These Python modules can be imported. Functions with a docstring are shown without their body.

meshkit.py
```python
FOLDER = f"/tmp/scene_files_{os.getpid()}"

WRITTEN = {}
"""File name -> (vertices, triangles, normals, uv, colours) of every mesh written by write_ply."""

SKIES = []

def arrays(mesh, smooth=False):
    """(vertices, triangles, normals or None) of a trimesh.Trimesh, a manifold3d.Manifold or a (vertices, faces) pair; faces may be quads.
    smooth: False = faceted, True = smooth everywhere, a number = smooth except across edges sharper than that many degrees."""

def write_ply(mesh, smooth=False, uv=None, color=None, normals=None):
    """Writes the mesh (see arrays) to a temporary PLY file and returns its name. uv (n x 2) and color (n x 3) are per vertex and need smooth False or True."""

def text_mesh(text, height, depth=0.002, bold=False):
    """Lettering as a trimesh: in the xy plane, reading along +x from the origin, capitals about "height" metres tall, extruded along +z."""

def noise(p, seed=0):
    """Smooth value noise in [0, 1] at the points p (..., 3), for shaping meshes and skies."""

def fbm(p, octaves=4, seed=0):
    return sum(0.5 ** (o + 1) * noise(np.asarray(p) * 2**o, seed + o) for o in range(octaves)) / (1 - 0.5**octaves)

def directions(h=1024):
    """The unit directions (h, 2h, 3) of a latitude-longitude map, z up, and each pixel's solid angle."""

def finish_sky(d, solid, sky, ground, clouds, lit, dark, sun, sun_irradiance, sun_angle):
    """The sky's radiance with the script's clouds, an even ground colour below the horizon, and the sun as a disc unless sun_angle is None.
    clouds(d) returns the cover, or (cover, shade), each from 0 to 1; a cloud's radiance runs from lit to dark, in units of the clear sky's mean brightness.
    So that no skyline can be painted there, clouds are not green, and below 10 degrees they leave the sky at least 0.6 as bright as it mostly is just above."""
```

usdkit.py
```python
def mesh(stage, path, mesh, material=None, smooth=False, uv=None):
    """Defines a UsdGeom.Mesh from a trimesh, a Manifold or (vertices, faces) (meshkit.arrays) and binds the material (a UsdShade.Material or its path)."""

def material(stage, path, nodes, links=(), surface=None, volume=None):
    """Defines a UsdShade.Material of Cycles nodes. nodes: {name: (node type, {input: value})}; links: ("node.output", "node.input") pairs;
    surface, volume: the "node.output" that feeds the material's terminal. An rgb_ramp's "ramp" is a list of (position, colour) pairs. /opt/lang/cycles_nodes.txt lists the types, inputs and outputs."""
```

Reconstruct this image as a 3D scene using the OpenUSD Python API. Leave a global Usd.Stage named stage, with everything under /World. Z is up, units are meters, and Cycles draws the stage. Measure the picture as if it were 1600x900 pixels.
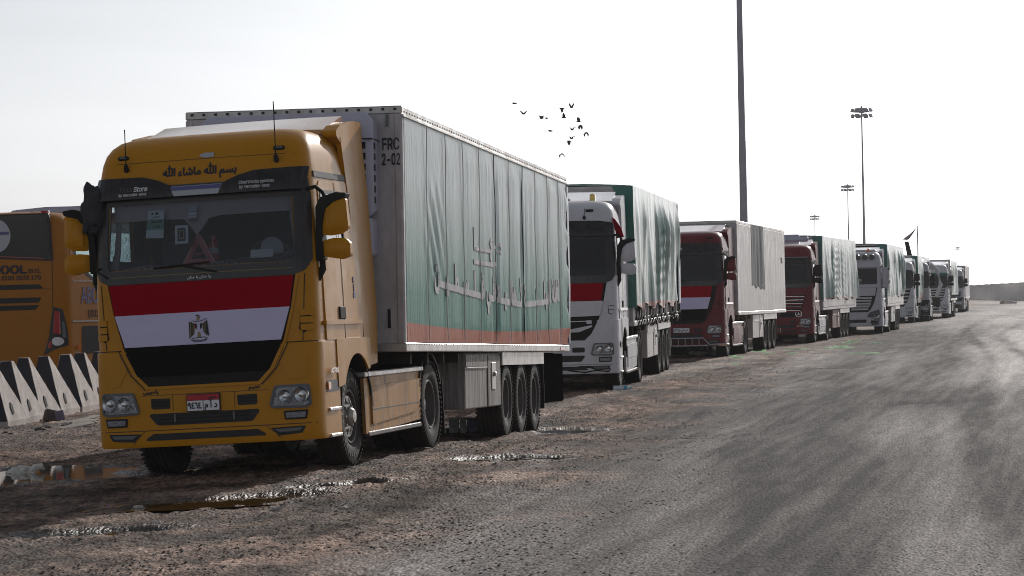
import math, glob, random
import numpy as np, trimesh
import shapely
from shapely.geometry import Polygon, box as sbox, LineString, Point
from shapely import affinity
from shapely.ops import unary_union
import mapbox_earcut as earcut
import usdkit, meshkit
from pxr import Usd, UsdGeom, UsdLux, UsdShade, Sdf, Gf, Vt

random.seed(7); RNG = np.random.default_rng(7)
stage = Usd.Stage.CreateInMemory()
UsdGeom.SetStageUpAxis(stage, 'Z'); UsdGeom.SetStageMetersPerUnit(stage, 1.0)
UsdGeom.Xform.Define(stage, '/World'); UsdGeom.Scope.Define(stage, '/World/Looks')

# ------------------------------------------------------------------ camera
FPX, ROLL, HORIZON, EYE = 4350.0, math.radians(1.2), 469.0, 1.87
pitch = math.atan((HORIZON-450)/FPX)
FW = np.array([0, math.cos(pitch), math.sin(pitch)]); UP0 = np.array([0, -math.sin(pitch), math.cos(pitch)]); RT0 = np.array([1., 0, 0])
RT = RT0*math.cos(ROLL)-UP0*math.sin(ROLL); UP = UP0*math.cos(ROLL)+RT0*math.sin(ROLL)
cam = UsdGeom.Camera.Define(stage, '/World/camera')
cam.CreateHorizontalApertureAttr(36.0); cam.CreateVerticalApertureAttr(20.25)
cam.CreateFocalLengthAttr(FPX/1600*36.0); cam.CreateClippingRangeAttr((0.1, 20000.0))
cam.AddTransformOp().Set(Gf.Matrix4d(*RT, 0, *UP, 0, *(-FW), 0, 0, 0, EYE, 1))
cam.CreateExposureAttr(-0.3)

# ------------------------------------------------------------------ sky and sun
SUN_AZ, SUN_EL = math.radians(21.0), math.radians(21.0)
SKY, SUN = 0.099, 0.86
SUNV = np.array([math.sin(SUN_AZ)*math.cos(SUN_EL), math.cos(SUN_AZ)*math.cos(SUN_EL), math.sin(SUN_EL)])
dome = UsdLux.DomeLight.Define(stage, '/World/sky')
dome.GetPrim().SetCustomDataByKey('kind', 'structure')
sky = usdkit.material(stage, '/World/Looks/sky', {
    'sky': ('sky_texture', {'sky_type': 'single_scattering', 'sun_disc': False, 'sun_elevation': SUN_EL, 'sun_rotation': SUN_AZ, 'air_density': 1.0, 'aerosol_density': 1.3, 'ozone_density': 2.0, 'altitude': 50.0}),
    'tc': ('texture_coordinate', {}), 'mp': ('mapping', {'scale': (1.0, 1.0, 5.0)}),
    'n': ('noise_texture', {'scale': 2.2, 'detail': 6.0, 'roughness': 0.6, 'distortion': 0.4}),
    'r': ('map_range', {'from_min': 0.35, 'from_max': 0.7, 'to_min': 0.94, 'to_max': 1.12, 'clamp': True}),
    'w': ('rgb_to_bw', {}), 'cc': ('mix_color', {'blend_type': 'multiply', 'fac': 1.0, 'b': (1.0, 1.03, 1.09), 'use_clamp': False}),
    'mx': ('mix_color', {'blend_type': 'mix', 'use_clamp': False, 'fac': 0.86}), 'cl': ('mix_color', {'blend_type': 'multiply', 'fac': 1.0, 'use_clamp': False}),
    'bg': ('background_shader', {'strength': SKY})},
    [('tc.generated', 'mp.vector'), ('mp.vector', 'n.vector'), ('n.fac', 'r.value'), ('sky.color', 'w.color'), ('w.val', 'cc.a'),
     ('sky.color', 'mx.a'), ('cc.result', 'mx.b'), ('mx.result', 'cl.a'), ('r.result', 'cl.b'), ('cl.result', 'bg.color')], surface='bg.background')
UsdShade.MaterialBindingAPI.Apply(dome.GetPrim()).Bind(sky)
sun = UsdLux.DistantLight.Define(stage, '/World/sun')
sun.CreateIntensityAttr(SUN); sun.CreateAngleAttr(0.53); sun.CreateNormalizeAttr(True); sun.CreateColorAttr(Gf.Vec3f(1.0, 0.94, 0.88))
zax = SUNV; xax = np.cross([0, 0, 1], zax); xax /= np.linalg.norm(xax); yax = np.cross(zax, xax)
sun.AddTransformOp().Set(Gf.Matrix4d(*xax, 0, *yax, 0, *zax, 0, 0, 0, 50, 1))

# ------------------------------------------------------------------ prims
_used = {}
def numbered(parent, name):
    k = parent+'/'+name; n = _used.get(k, -1)+1; _used[k] = n
    return k if n == 0 else f'{k}_{n:03d}'
def tag(p, label=None, cat=None, group=None, kind=None):
    p = p.GetPrim() if hasattr(p, 'GetPrim') else p
    for k, v in (('label', label), ('category', cat), ('group', group), ('kind', kind)):
        if v: p.SetCustomDataByKey(k, v)
    return p
def thing(name, label, cat, M=None, group=None):
    x = UsdGeom.Xform.Define(stage, numbered('/World', name))
    if M is not None: x.AddTransformOp().Set(M)
    tag(x, label, cat, group); return x.GetPrim()
def sub(name, parent, M=None):
    x = UsdGeom.Xform.Define(stage, numbered(str(parent.GetPath()), name))
    if M is not None: x.AddTransformOp().Set(M)
    return x.GetPrim()
def obj(name, mesh, mat, parent=None, smooth=False, label=None):
    if isinstance(mesh, MB): mesh = mesh.get()
    if mesh is None: return None
    path = numbered(str(parent.GetPath()) if parent is not None else '/World', name)
    m = usdkit.mesh(stage, path, mesh, MATS[mat] if isinstance(mat, str) else mat, smooth=smooth)
    if label: m.GetPrim().SetCustomDataByKey('label', label)
    return m.GetPrim()
def pose(X, Y, Z=0., yaw=0., pit=0., rol=0.):
    cy, sy = math.cos(yaw), math.sin(yaw); cp, sp = math.cos(pit), math.sin(pit)
    ey = np.array([sy*cp, cy*cp, -sp]); ex = np.array([cy, -sy, 0.]); ez = np.cross(ex, ey)
    ex, ez = ex*math.cos(rol)+ez*math.sin(rol), ez*math.cos(rol)-ex*math.sin(rol)
    return np.stack([ex, ey, ez]), np.array([X, Y, Z], float)
def mat4(p): B, o = p; return Gf.Matrix4d(*B[0], 0, *B[1], 0, *B[2], 0, *o, 1)
def tow(p, L): return p[1]+np.atleast_2d(L)@p[0]
def place(X, Y, Z=0., rz=0., s=1.0):
    c, n = math.cos(rz)*s, math.sin(rz)*s
    return Gf.Matrix4d(c, n, 0, 0, -n, c, 0, 0, 0, 0, s, 0, X, Y, Z, 1)

# ------------------------------------------------------------------ mesh helpers
def T3(v, f): return trimesh.Trimesh(np.asarray(v, float), np.asarray(f, int), process=False)
class MB:
    def __init__(s): s.v = []; s.f = []; s.n = 0
    def add(s, v, f=None):
        if v is None: return s
        if hasattr(v, 'vertices'): v, f = v.vertices, v.faces
        v = np.asarray(v, float); f = np.asarray(f, int)
        if f.shape[1] == 4: f = np.vstack([f[:, [0, 1, 2]], f[:, [0, 2, 3]]])
        s.v.append(v); s.f.append(f+s.n); s.n += len(v); return s
    def box(s, x0, x1, y0, y1, z0, z1, b=0.0, rz=0., rx=0., ry=0.):
        c = np.array([(x0+x1)/2, (y0+y1)/2, (z0+z1)/2]); h = np.abs([(x1-x0)/2, (y1-y0)/2, (z1-z0)/2])
        if b <= 0:
            m = trimesh.creation.box(h*2)
            v, f = np.array(m.vertices), m.faces
        else:
            b = min(b, h.min()*0.8); P = []
            for sg in np.ndindex(2, 2, 2):
                g = np.array(sg)*2-1
                for k in range(3):
                    q = h.copy()-b; q[k] = h[k]; P.append(g*q)
            m = trimesh.convex.convex_hull(np.array(P)); v, f = np.array(m.vertices), m.faces
        for a, ax in ((rx, 0), (ry, 1), (rz, 2)):
            if a:
                R = trimesh.transformations.rotation_matrix(a, np.eye(3)[ax])[:3, :3]; v = v@R.T
        return s.add(v+c, f)
    def tube(s, pts, r, sides=8, cap=True):
        p = np.asarray(pts, float); r = np.broadcast_to(r, (len(p),)).astype(float)
        t = np.gradient(p, axis=0) if len(p) > 2 else np.repeat((p[1]-p[0])[None], 2, 0)
        t /= np.linalg.norm(t, axis=1, keepdims=True)+1e-12
        ref = np.array([0, 0, 1.]) if abs(t[:, 2]).mean() < 0.9 else np.array([1., 0, 0])
        a = np.cross(t, ref); a /= np.linalg.norm(a, axis=1, keepdims=True)+1e-12; b = np.cross(t, a)
        an = np.arange(sides)*2*np.pi/sides
        v = p[:, None]+r[:, None, None]*(np.cos(an)[None, :, None]*a[:, None]+np.sin(an)[None, :, None]*b[:, None])
        v = v.reshape(-1, 3); f = []
        for i in range(len(p)-1):
            for j in range(sides):
                k = (j+1) % sides; f += [[i*sides+j, i*sides+k, (i+1)*sides+k], [i*sides+j, (i+1)*sides+k, (i+1)*sides+j]]
        if cap:
            for e in (0, len(p)-1):
                o = e*sides
                for j in range(1, sides-1): f.append([o, o+j, o+j+1])
        return s.add(v, f)
    def lathe(s, prof, c=(0, 0, 0), axis=0, seg=32):
        """prof: (axial, radius) pairs, revolved about axis x (0), y (1) or z (2)."""
        prof = np.asarray(prof, float); an = np.arange(seg)*2*np.pi/seg
        A = np.repeat(prof[:, 0][:, None], seg, 1); R = prof[:, 1][:, None]
        u, w = R*np.cos(an), R*np.sin(an)
        v = np.stack({0: [A, u, w], 1: [w, A, u], 2: [u, w, A]}[axis], -1).reshape(-1, 3); f = []
        i, j = np.meshgrid(np.arange(len(prof)-1), np.arange(seg), indexing='ij'); k = (j+1) % seg
        q = np.stack([i*seg+j, i*seg+k, (i+1)*seg+k, (i+1)*seg+j], -1).reshape(-1, 4)
        return s.add(v+np.array(c), q)
    def prism(s, poly, d0, d1, plane='yz'):
        """poly extruded from d0 to d1 along the axis not in plane."""
        for g in geoms(poly):
            v2, f = ear(g); n = len(v2)
            fm = {'yz': lambda q, d: np.stack([np.full(len(q), d), q[:, 0], q[:, 1]], 1), 'xz': lambda q, d: np.stack([q[:, 0], np.full(len(q), d), q[:, 1]], 1),
                  'xy': lambda q, d: np.stack([q[:, 0], q[:, 1], np.full(len(q), d)], 1)}[plane]
            w = walls(f, n)
            s.add(np.vstack([fm(v2, d0), fm(v2, d1)]), np.vstack([f, f[:, ::-1]+n, w]))
        return s
    def get(s):
        return T3(np.vstack(s.v), np.vstack(s.f)) if s.v else None
def geoms(p):
    if p.is_empty: return []
    return [g for g in getattr(p, 'geoms', [p]) if g.geom_type == 'Polygon' and g.area > 1e-7]
def ear(g):
    rings = [np.array(g.exterior.coords)[:-1]]+[np.array(r.coords)[:-1] for r in g.interiors]
    v = np.vstack(rings); e = np.cumsum([len(r) for r in rings]).astype(np.uint32)
    return v, earcut.triangulate_float64(v, e).reshape(-1, 3).astype(int)
def walls(f, n):
    e = np.vstack([f[:, [0, 1]], f[:, [1, 2]], f[:, [2, 0]]]); k = np.sort(e, 1)
    _, inv, cnt = np.unique(k, axis=0, return_inverse=True, return_counts=True)
    b = e[cnt[inv.ravel()] == 1]
    return np.vstack([np.stack([b[:, 0], b[:, 1], b[:, 1]+n], 1), np.stack([b[:, 0], b[:, 1]+n, b[:, 0]+n], 1)])
def tri2d(poly, du=None, dv=None):
    pieces = list(geoms(poly))
    for ax, d in ((0, du), (1, dv)):
        if d is None: continue
        out = []
        for g in pieces:
            lo, hi = g.bounds[ax], g.bounds[ax+2]
            n = max(1, int(math.ceil((hi-lo)/d))); xs = np.linspace(lo, hi, n+1)
            for a, b in zip(xs[:-1], xs[1:]):
                out += geoms(g.intersection(sbox(a, -1e3, b, 1e3) if ax == 0 else sbox(-1e3, a, 1e3, b)))
        pieces = out
    V, F, n = [], [], 0
    for g in pieces:
        v, f = ear(g); V.append(v); F.append(f+n); n += len(v)
    if not V: return None
    v, f = np.vstack(V), np.vstack(F)
    _, ix, inv = np.unique(np.round(v, 5), axis=0, return_index=True, return_inverse=True)
    v, f = v[ix], inv.ravel()[f]; f = f[(f[:, 0] != f[:, 1]) & (f[:, 1] != f[:, 2]) & (f[:, 0] != f[:, 2])]
    return v, f
def sheet(poly, fmap, off=0.006, t=0.02, du=None, dv=None, closed=False):
    """A panel of thickness t lying on a surface: fmap(u, v, offset) -> points."""
    r = tri2d(poly, du, dv)
    if r is None: return None
    v, f = r; n = len(v)
    top, bot = fmap(v[:, 0], v[:, 1], off), fmap(v[:, 0], v[:, 1], off-t)
    F = [f, walls(f, n)]
    if closed: F.append(f[:, ::-1]+n)
    return T3(np.vstack([top, bot]), np.vstack(F))
def rr(x0, z0, x1, z1, r=0.03, q=3): return sbox(x0+r, z0+r, x1-r, z1-r).buffer(r, quad_segs=q)
def rp(pts, r=0.02, q=3): return Polygon(pts).buffer(-r).buffer(r, quad_segs=q)
_fonts = {}
def text_poly(s, height, arabic=False, width=None, bold=0, slant=0.0):
    """Lettering as polygons: origin at the left of the baseline; height of the inked capitals."""
    from PIL import Image, ImageDraw, ImageFont
    key = (s, arabic, bold)
    if key not in _fonts:
        f = glob.glob('/opt/blender-*/*/datafiles/fonts/'+('NotoSansArabic*' if arabic else 'Inter.woff2'))[0]
        font = ImageFont.truetype(f, 72); txt = s[::-1] if arabic else s
        x0, y0, x1, y1 = font.getbbox(txt, anchor='ls', stroke_width=bold)
        im = Image.new('L', (x1-x0+8, y1-y0+8))
        ImageDraw.Draw(im).text((4-x0, 4-y0), txt, 255, font, anchor='ls', stroke_width=bold)
        on = np.pad(np.asarray(im) > 127, ((0, 0), (1, 1))).astype(np.int8)
        rows, st = np.nonzero(np.diff(on, axis=1) == 1); en = np.nonzero(np.diff(on, axis=1) == -1)[1]
        g = shapely.union_all(shapely.box(st, -rows-1, en, -rows)).buffer(0.6).buffer(-0.6).simplify(0.8)
        _fonts[key] = affinity.translate(g, -4, 4-y0)
    g = _fonts[key]; b = g.bounds; k = height/52.0
    g = affinity.affine_transform(g, [k, slant*k, 0, k, -b[0]*k, 0])
    if width: g = affinity.scale(g, width/(g.bounds[2]-g.bounds[0]), 1, origin=(0, 0))
    return g
def shift(g, x, z): return affinity.translate(g, x, z)
# Arabic presentation forms
A_BISM = '\ufe91\ufeb4\ufee2 \ufdf2 \ufee3\ufe8e\ufeb7\ufe8e\u0621 \ufdf2'

# ------------------------------------------------------------------ materials
MATS = {}
def M(name, color, rough=0.5, metal=0.0, coat=0.0, spec=0.5, noise=None, bump=None, dust=None, extra=None, coord='object', trans=None):
    """noise: (scale, colour2, lo, hi); bump: (scale, strength, distance); dust: (colour, amount, scale)."""
    n = {'p': ('principled_bsdf', {'base_color': color, 'roughness': rough, 'metallic': metal, 'coat_weight': coat, 'coat_roughness': 0.08, 'specular_ior_level': spec}), 'tc': ('texture_coordinate', {})}
    l = []; src = None
    if noise:
        sc, c2, lo, hi = noise[:4]; st = noise[4] if len(noise) > 4 else (1, 1, 1)
        n['mpn'] = ('mapping', {'scale': st}); n['n1'] = ('noise_texture', {'scale': sc, 'detail': 6.0, 'roughness': 0.62})
        n['r1'] = ('rgb_ramp', {'ramp': [(lo, color), (hi, c2)]})
        l += [(f'tc.{coord}', 'mpn.vector'), ('mpn.vector', 'n1.vector'), ('n1.fac', 'r1.fac')]; src = 'r1.color'
    if dust:
        dc, am, sc = dust
        n['n2'] = ('noise_texture', {'scale': sc, 'detail': 8.0, 'roughness': 0.7}); n['r2'] = ('map_range', {'from_min': 0.35, 'from_max': 0.75, 'to_min': 0.0, 'to_max': am, 'clamp': True})
        n['m2'] = ('mix_color', {'a': color, 'b': dc}); n['mp2'] = ('mapping', {'scale': (1, 1, 0.45)})
        l += [(f'tc.{coord}', 'mp2.vector'), ('mp2.vector', 'n2.vector'), ('n2.fac', 'r2.value'), ('r2.result', 'm2.fac')]
        if src: l.append((src, 'm2.a'))
        src = 'm2.result'
        n['rr'] = ('map_range', {'from_min': 0.3, 'from_max': 0.8, 'to_min': rough*0.75, 'to_max': min(1, rough*1.5+0.1), 'clamp': True})
        l += [('n2.fac', 'rr.value'), ('rr.result', 'p.roughness')]
    if src: l.append((src, 'p.base_color'))
    if bump:
        sc, stg, dist = bump[:3]; st = bump[3] if len(bump) > 3 else (1, 1, 1)
        n['mpb'] = ('mapping', {'scale': st}); n['nb'] = ('noise_texture', {'scale': sc, 'detail': 5.0, 'roughness': 0.6}); n['b'] = ('bump', {'strength': stg, 'distance': dist})
        l += [(f'tc.{coord}', 'mpb.vector'), ('mpb.vector', 'nb.vector'), ('nb.fac', 'b.height'), ('b.normal', 'p.normal')]
        if coat: l.append(('b.normal', 'p.coat_normal'))
    if extra: n['p'][1].update(extra)
    MATS[name] = usdkit.material(stage, '/World/Looks/'+name, n, l, surface='p.BSDF'); return MATS[name]
DUST = (0.30, 0.25, 0.20)
def paint(name, c, dust=0.3, rough=0.4): M(name, c, rough, coat=0.08, spec=0.2, dust=(DUST, dust, 2.2), bump=(1.2, 0.05, 0.02))
for nm_, c_ in (('paint_yellow', (0.50, 0.215, 0.004)), ('paint_white', (0.62, 0.62, 0.66)), ('paint_red', (0.135, 0.008, 0.016)), ('paint_grey', (0.47, 0.47, 0.52)), ('paint_offwhite', (0.55, 0.55, 0.58))): M(nm_+'_gloss', c_, 0.22, coat=1.0, dust=(DUST, 0.2, 2.5))
paint('paint_yellow', (0.50, 0.215, 0.004), 0.04); paint('paint_white', (0.62, 0.62, 0.66)); paint('paint_red', (0.135, 0.008, 0.016), 0.14)
paint('paint_grey', (0.47, 0.47, 0.52)); paint('paint_bus', (0.36, 0.13, 0.002), 0.06); paint('paint_offwhite', (0.55, 0.55, 0.58), 0.35)
M('black_gloss', (0.012, 0.012, 0.015), 0.22, dust=(DUST, 0.10, 4)); M('black_plastic', (0.013, 0.013, 0.014), 0.68, spec=0.15, dust=((0.10, 0.085, 0.07), 0.3, 5))
M('rubber', (0.014, 0.013, 0.013), 0.85, spec=0.15, dust=((0.14, 0.115, 0.095), 0.5, 6)); M('tyre_print', (0.30, 0.27, 0.24), 0.8, dust=(DUST, 0.4, 8))
M('rim_steel', (0.14, 0.135, 0.135), 0.55, metal=0.4, spec=0.3, dust=((0.16, 0.13, 0.11), 0.8, 9)); M('hub_metal', (0.55, 0.53, 0.50), 0.35, metal=0.9, dust=((0.2, 0.17, 0.14), 0.6, 9))
M('chrome', (0.75, 0.75, 0.76), 0.16, metal=1.0, dust=(DUST, 0.25, 6)); M('alu', (0.52, 0.51, 0.50), 0.38, metal=0.85, dust=(DUST, 0.5, 5), bump=(3, 0.08, 0.02))
M('chassis', (0.02, 0.019, 0.019), 0.75, spec=0.15, dust=((0.16, 0.13, 0.10), 0.5, 4)); M('chassis_red', (0.13, 0.035, 0.03), 0.6, dust=(DUST, 0.55, 4))
M('box_grey', (0.60, 0.565, 0.575), 0.45, noise=(1.4, (0.50, 0.47, 0.48), 0.4, 0.7), dust=((0.12, 0.10, 0.09), 0.4, 9))
M('box_white', (0.62, 0.58, 0.56), 0.35, noise=(1.0, (0.45, 0.41, 0.39), 0.35, 0.75, (1, 4, 0.3)), dust=((0.28, 0.24, 0.21), 0.35, 5), bump=(2.5, 0.25, 0.02, (1, 5, 0.4)))
M('unit_grey', (0.48, 0.48, 0.60), 0.4, dust=(DUST, 0.25, 4)); M('seal_black', (0.008, 0.008, 0.009), 0.5)
M('print_dark', (0.012, 0.014, 0.03), 0.6); M('banner_ink', (0.47, 0.44, 0.455), 0.5, spec=0.2, noise=(3, (0.30, 0.34, 0.34), 0.45, 0.7)); M('print_white', (0.75, 0.75, 0.78), 0.5); M('print_silver', (0.40, 0.42, 0.47), 0.4); M('print_blue', (0.10, 0.10, 0.24), 0.5)
M('flag_red', (0.30, 0.002, 0.012), 0.8, spec=0.08, bump=(3.5, 0.6, 0.05, (1, 1, 1.6))); M('flag_white', (0.60, 0.57, 0.78), 0.7, spec=0.15, bump=(3.5, 0.35, 0.05)); M('flag_black', (0.008, 0.008, 0.008), 0.8, spec=0.08, bump=(5, 0.8, 0.06, (1, 1, 1.8)))
M('emblem_gold', (0.26, 0.20, 0.07), 0.6); M('paper', (0.66, 0.72, 0.74), 0.7); M('paper_green', (0.16, 0.36, 0.28), 0.7); M('paper_tan', (0.40, 0.34, 0.24), 0.7)
M('plate_red', (0.42, 0.012, 0.025), 0.45); M('plate_white', (0.72, 0.72, 0.74), 0.45)
M('reflector_red', (0.45, 0.05, 0.04), 0.4); M('lamp_red', (0.30, 0.012, 0.012), 0.15, coat=1); M('lamp_amber', (0.70, 0.17, 0.02), 0.2, coat=1); M('lamp_grey', (0.11, 0.12, 0.13), 0.3)
M('reflector', (0.88, 0.88, 0.90), 0.22, metal=1.0, bump=(30, 1.0, 0.03)); M('fog_glass', (0.20, 0.20, 0.22), 0.15, metal=0.6, bump=(40, 0.6, 0.02)); M('beacon_yellow', (0.75, 0.50, 0.10), 0.25, coat=1)
M('cloth_dark', (0.035, 0.035, 0.042), 0.9); M('curtain', (0.42, 0.40, 0.40), 0.9, bump=(14, 0.5, 0.03, (1, 1, 0.05)))
M('fur', (0.05, 0.05, 0.06), 1.0, noise=(60, (0.62, 0.60, 0.62), 0.5, 0.60), bump=(60, 1.0, 0.03)); M('lining', (0.028, 0.028, 0.034), 0.9)
M('wood_panel', (0.34, 0.32, 0.31), 0.65, spec=0.25, noise=(3.0, (0.06, 0.055, 0.055), 0.40, 0.64, (4, 4, 0.3)), dust=(DUST, 0.3, 7), bump=(6, 0.3, 0.02))
M('concrete', (0.56, 0.50, 0.47), 0.9, noise=(3.0, (0.34, 0.30, 0.28), 0.4, 0.7), dust=((0.20, 0.17, 0.15), 0.5, 7), bump=(18, 0.35, 0.02))
M('concrete_dark', (0.05, 0.045, 0.045), 0.95); M('mast_steel', (0.36, 0.36, 0.40), 0.55, metal=0.3, noise=(2, (0.30, 0.30, 0.33), 0.4, 0.7))
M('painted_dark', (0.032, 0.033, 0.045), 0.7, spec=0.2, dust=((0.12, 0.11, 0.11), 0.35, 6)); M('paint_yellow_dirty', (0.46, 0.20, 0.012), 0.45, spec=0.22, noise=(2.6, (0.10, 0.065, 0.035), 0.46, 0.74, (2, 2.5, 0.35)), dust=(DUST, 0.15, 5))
M('wall_concrete', (0.15, 0.15, 0.175), 0.9, noise=(0.35, (0.11, 0.11, 0.13), 0.4, 0.65, (1, 1, 0.4)), dust=((0.17, 0.165, 0.18), 0.4, 0.5), coord='object')
M('bird_feather', (0.03, 0.03, 0.034), 0.7); M('bag_white', (0.70, 0.68, 0.64), 0.45, bump=(12, 0.8, 0.05)); M('cardboard', (0.46, 0.41, 0.36), 0.85, noise=(4, (0.30, 0.26, 0.22), 0.4, 0.7))
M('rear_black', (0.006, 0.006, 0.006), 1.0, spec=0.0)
MATS['litter_green'] = usdkit.material(stage, '/World/Looks/litter_green', {'d': ('diffuse_bsdf', {'color': (0.42, 0.66, 0.42)}), 't': ('translucent_bsdf', {'color': (0.42, 0.66, 0.42)}), 'm': ('mix_closure', {'fac': 0.6})}, [('d.BSDF', 'm.closure1'), ('t.BSDF', 'm.closure2')], surface='m.closure'); M('litter_blue', (0.12, 0.34, 0.52), 0.4); M('litter_orange', (0.5, 0.2, 0.08), 0.5); M('plastic_clear', (0.62, 0.68, 0.72), 0.12, coat=1.0)
M('stone_dark', (0.11, 0.095, 0.085), 0.95, noise=(6, (0.17, 0.145, 0.13), 0.4, 0.7)); M('stone_grey', (0.19, 0.175, 0.165), 0.9, noise=(8, (0.11, 0.1, 0.1), 0.4, 0.7))
M('crate_white', (0.55, 0.54, 0.55), 0.7, dust=((0.15, 0.14, 0.14), 0.6, 12)); M('crate_blue', (0.16, 0.16, 0.25), 0.7, dust=(DUST, 0.4, 12))
M('car_red', (0.16, 0.012, 0.02), 0.4, dust=(DUST, 0.3, 4)); M('flag_cloth_far', (0.26, 0.22, 0.25), 0.7)
def pane(name, tint, ior=1.5, gl=(0.9, 0.92, 0.95), rough=0.02, dirt=0.0):
    n = {'t': ('transparent_bsdf', {'color': tint}), 'g': ('glossy_bsdf', {'color': gl, 'roughness': rough}), 'fr': ('fresnel', {'IOR': ior}), 'm': ('mix_closure', {})}
    l = [('fr.fac', 'm.fac'), ('t.BSDF', 'm.closure1'), ('g.BSDF', 'm.closure2')]; s = 'm.closure'
    if dirt:
        n.update({'d': ('diffuse_bsdf', {'color': (0.34, 0.30, 0.27)}), 'm2': ('mix_closure', {}), 'tc': ('texture_coordinate', {}), 'nz': ('noise_texture', {'scale': 2.5, 'detail': 6.0, 'roughness': 0.65}),
                  'mr': ('map_range', {'from_min': 0.3, 'from_max': 0.75, 'to_min': dirt*0.4, 'to_max': dirt, 'clamp': True})})
        l += [('tc.object', 'nz.vector'), ('nz.fac', 'mr.value'), ('mr.result', 'm2.fac'), ('m.closure', 'm2.closure1'), ('d.BSDF', 'm2.closure2')]; s = 'm2.closure'
    MATS[name] = usdkit.material(stage, '/World/Looks/'+name, n, l, surface=s)
pane('glass_screen', (0.62, 0.66, 0.72), dirt=0.035); pane('glass_side', (0.55, 0.62, 0.62), dirt=0.05); pane('glass_dark', (0.06, 0.065, 0.08), dirt=0.04); pane('glass_lens', (0.92, 0.94, 0.96)); pane('glass_bus', (0.70, 0.80, 0.80), dirt=0.05)
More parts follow.
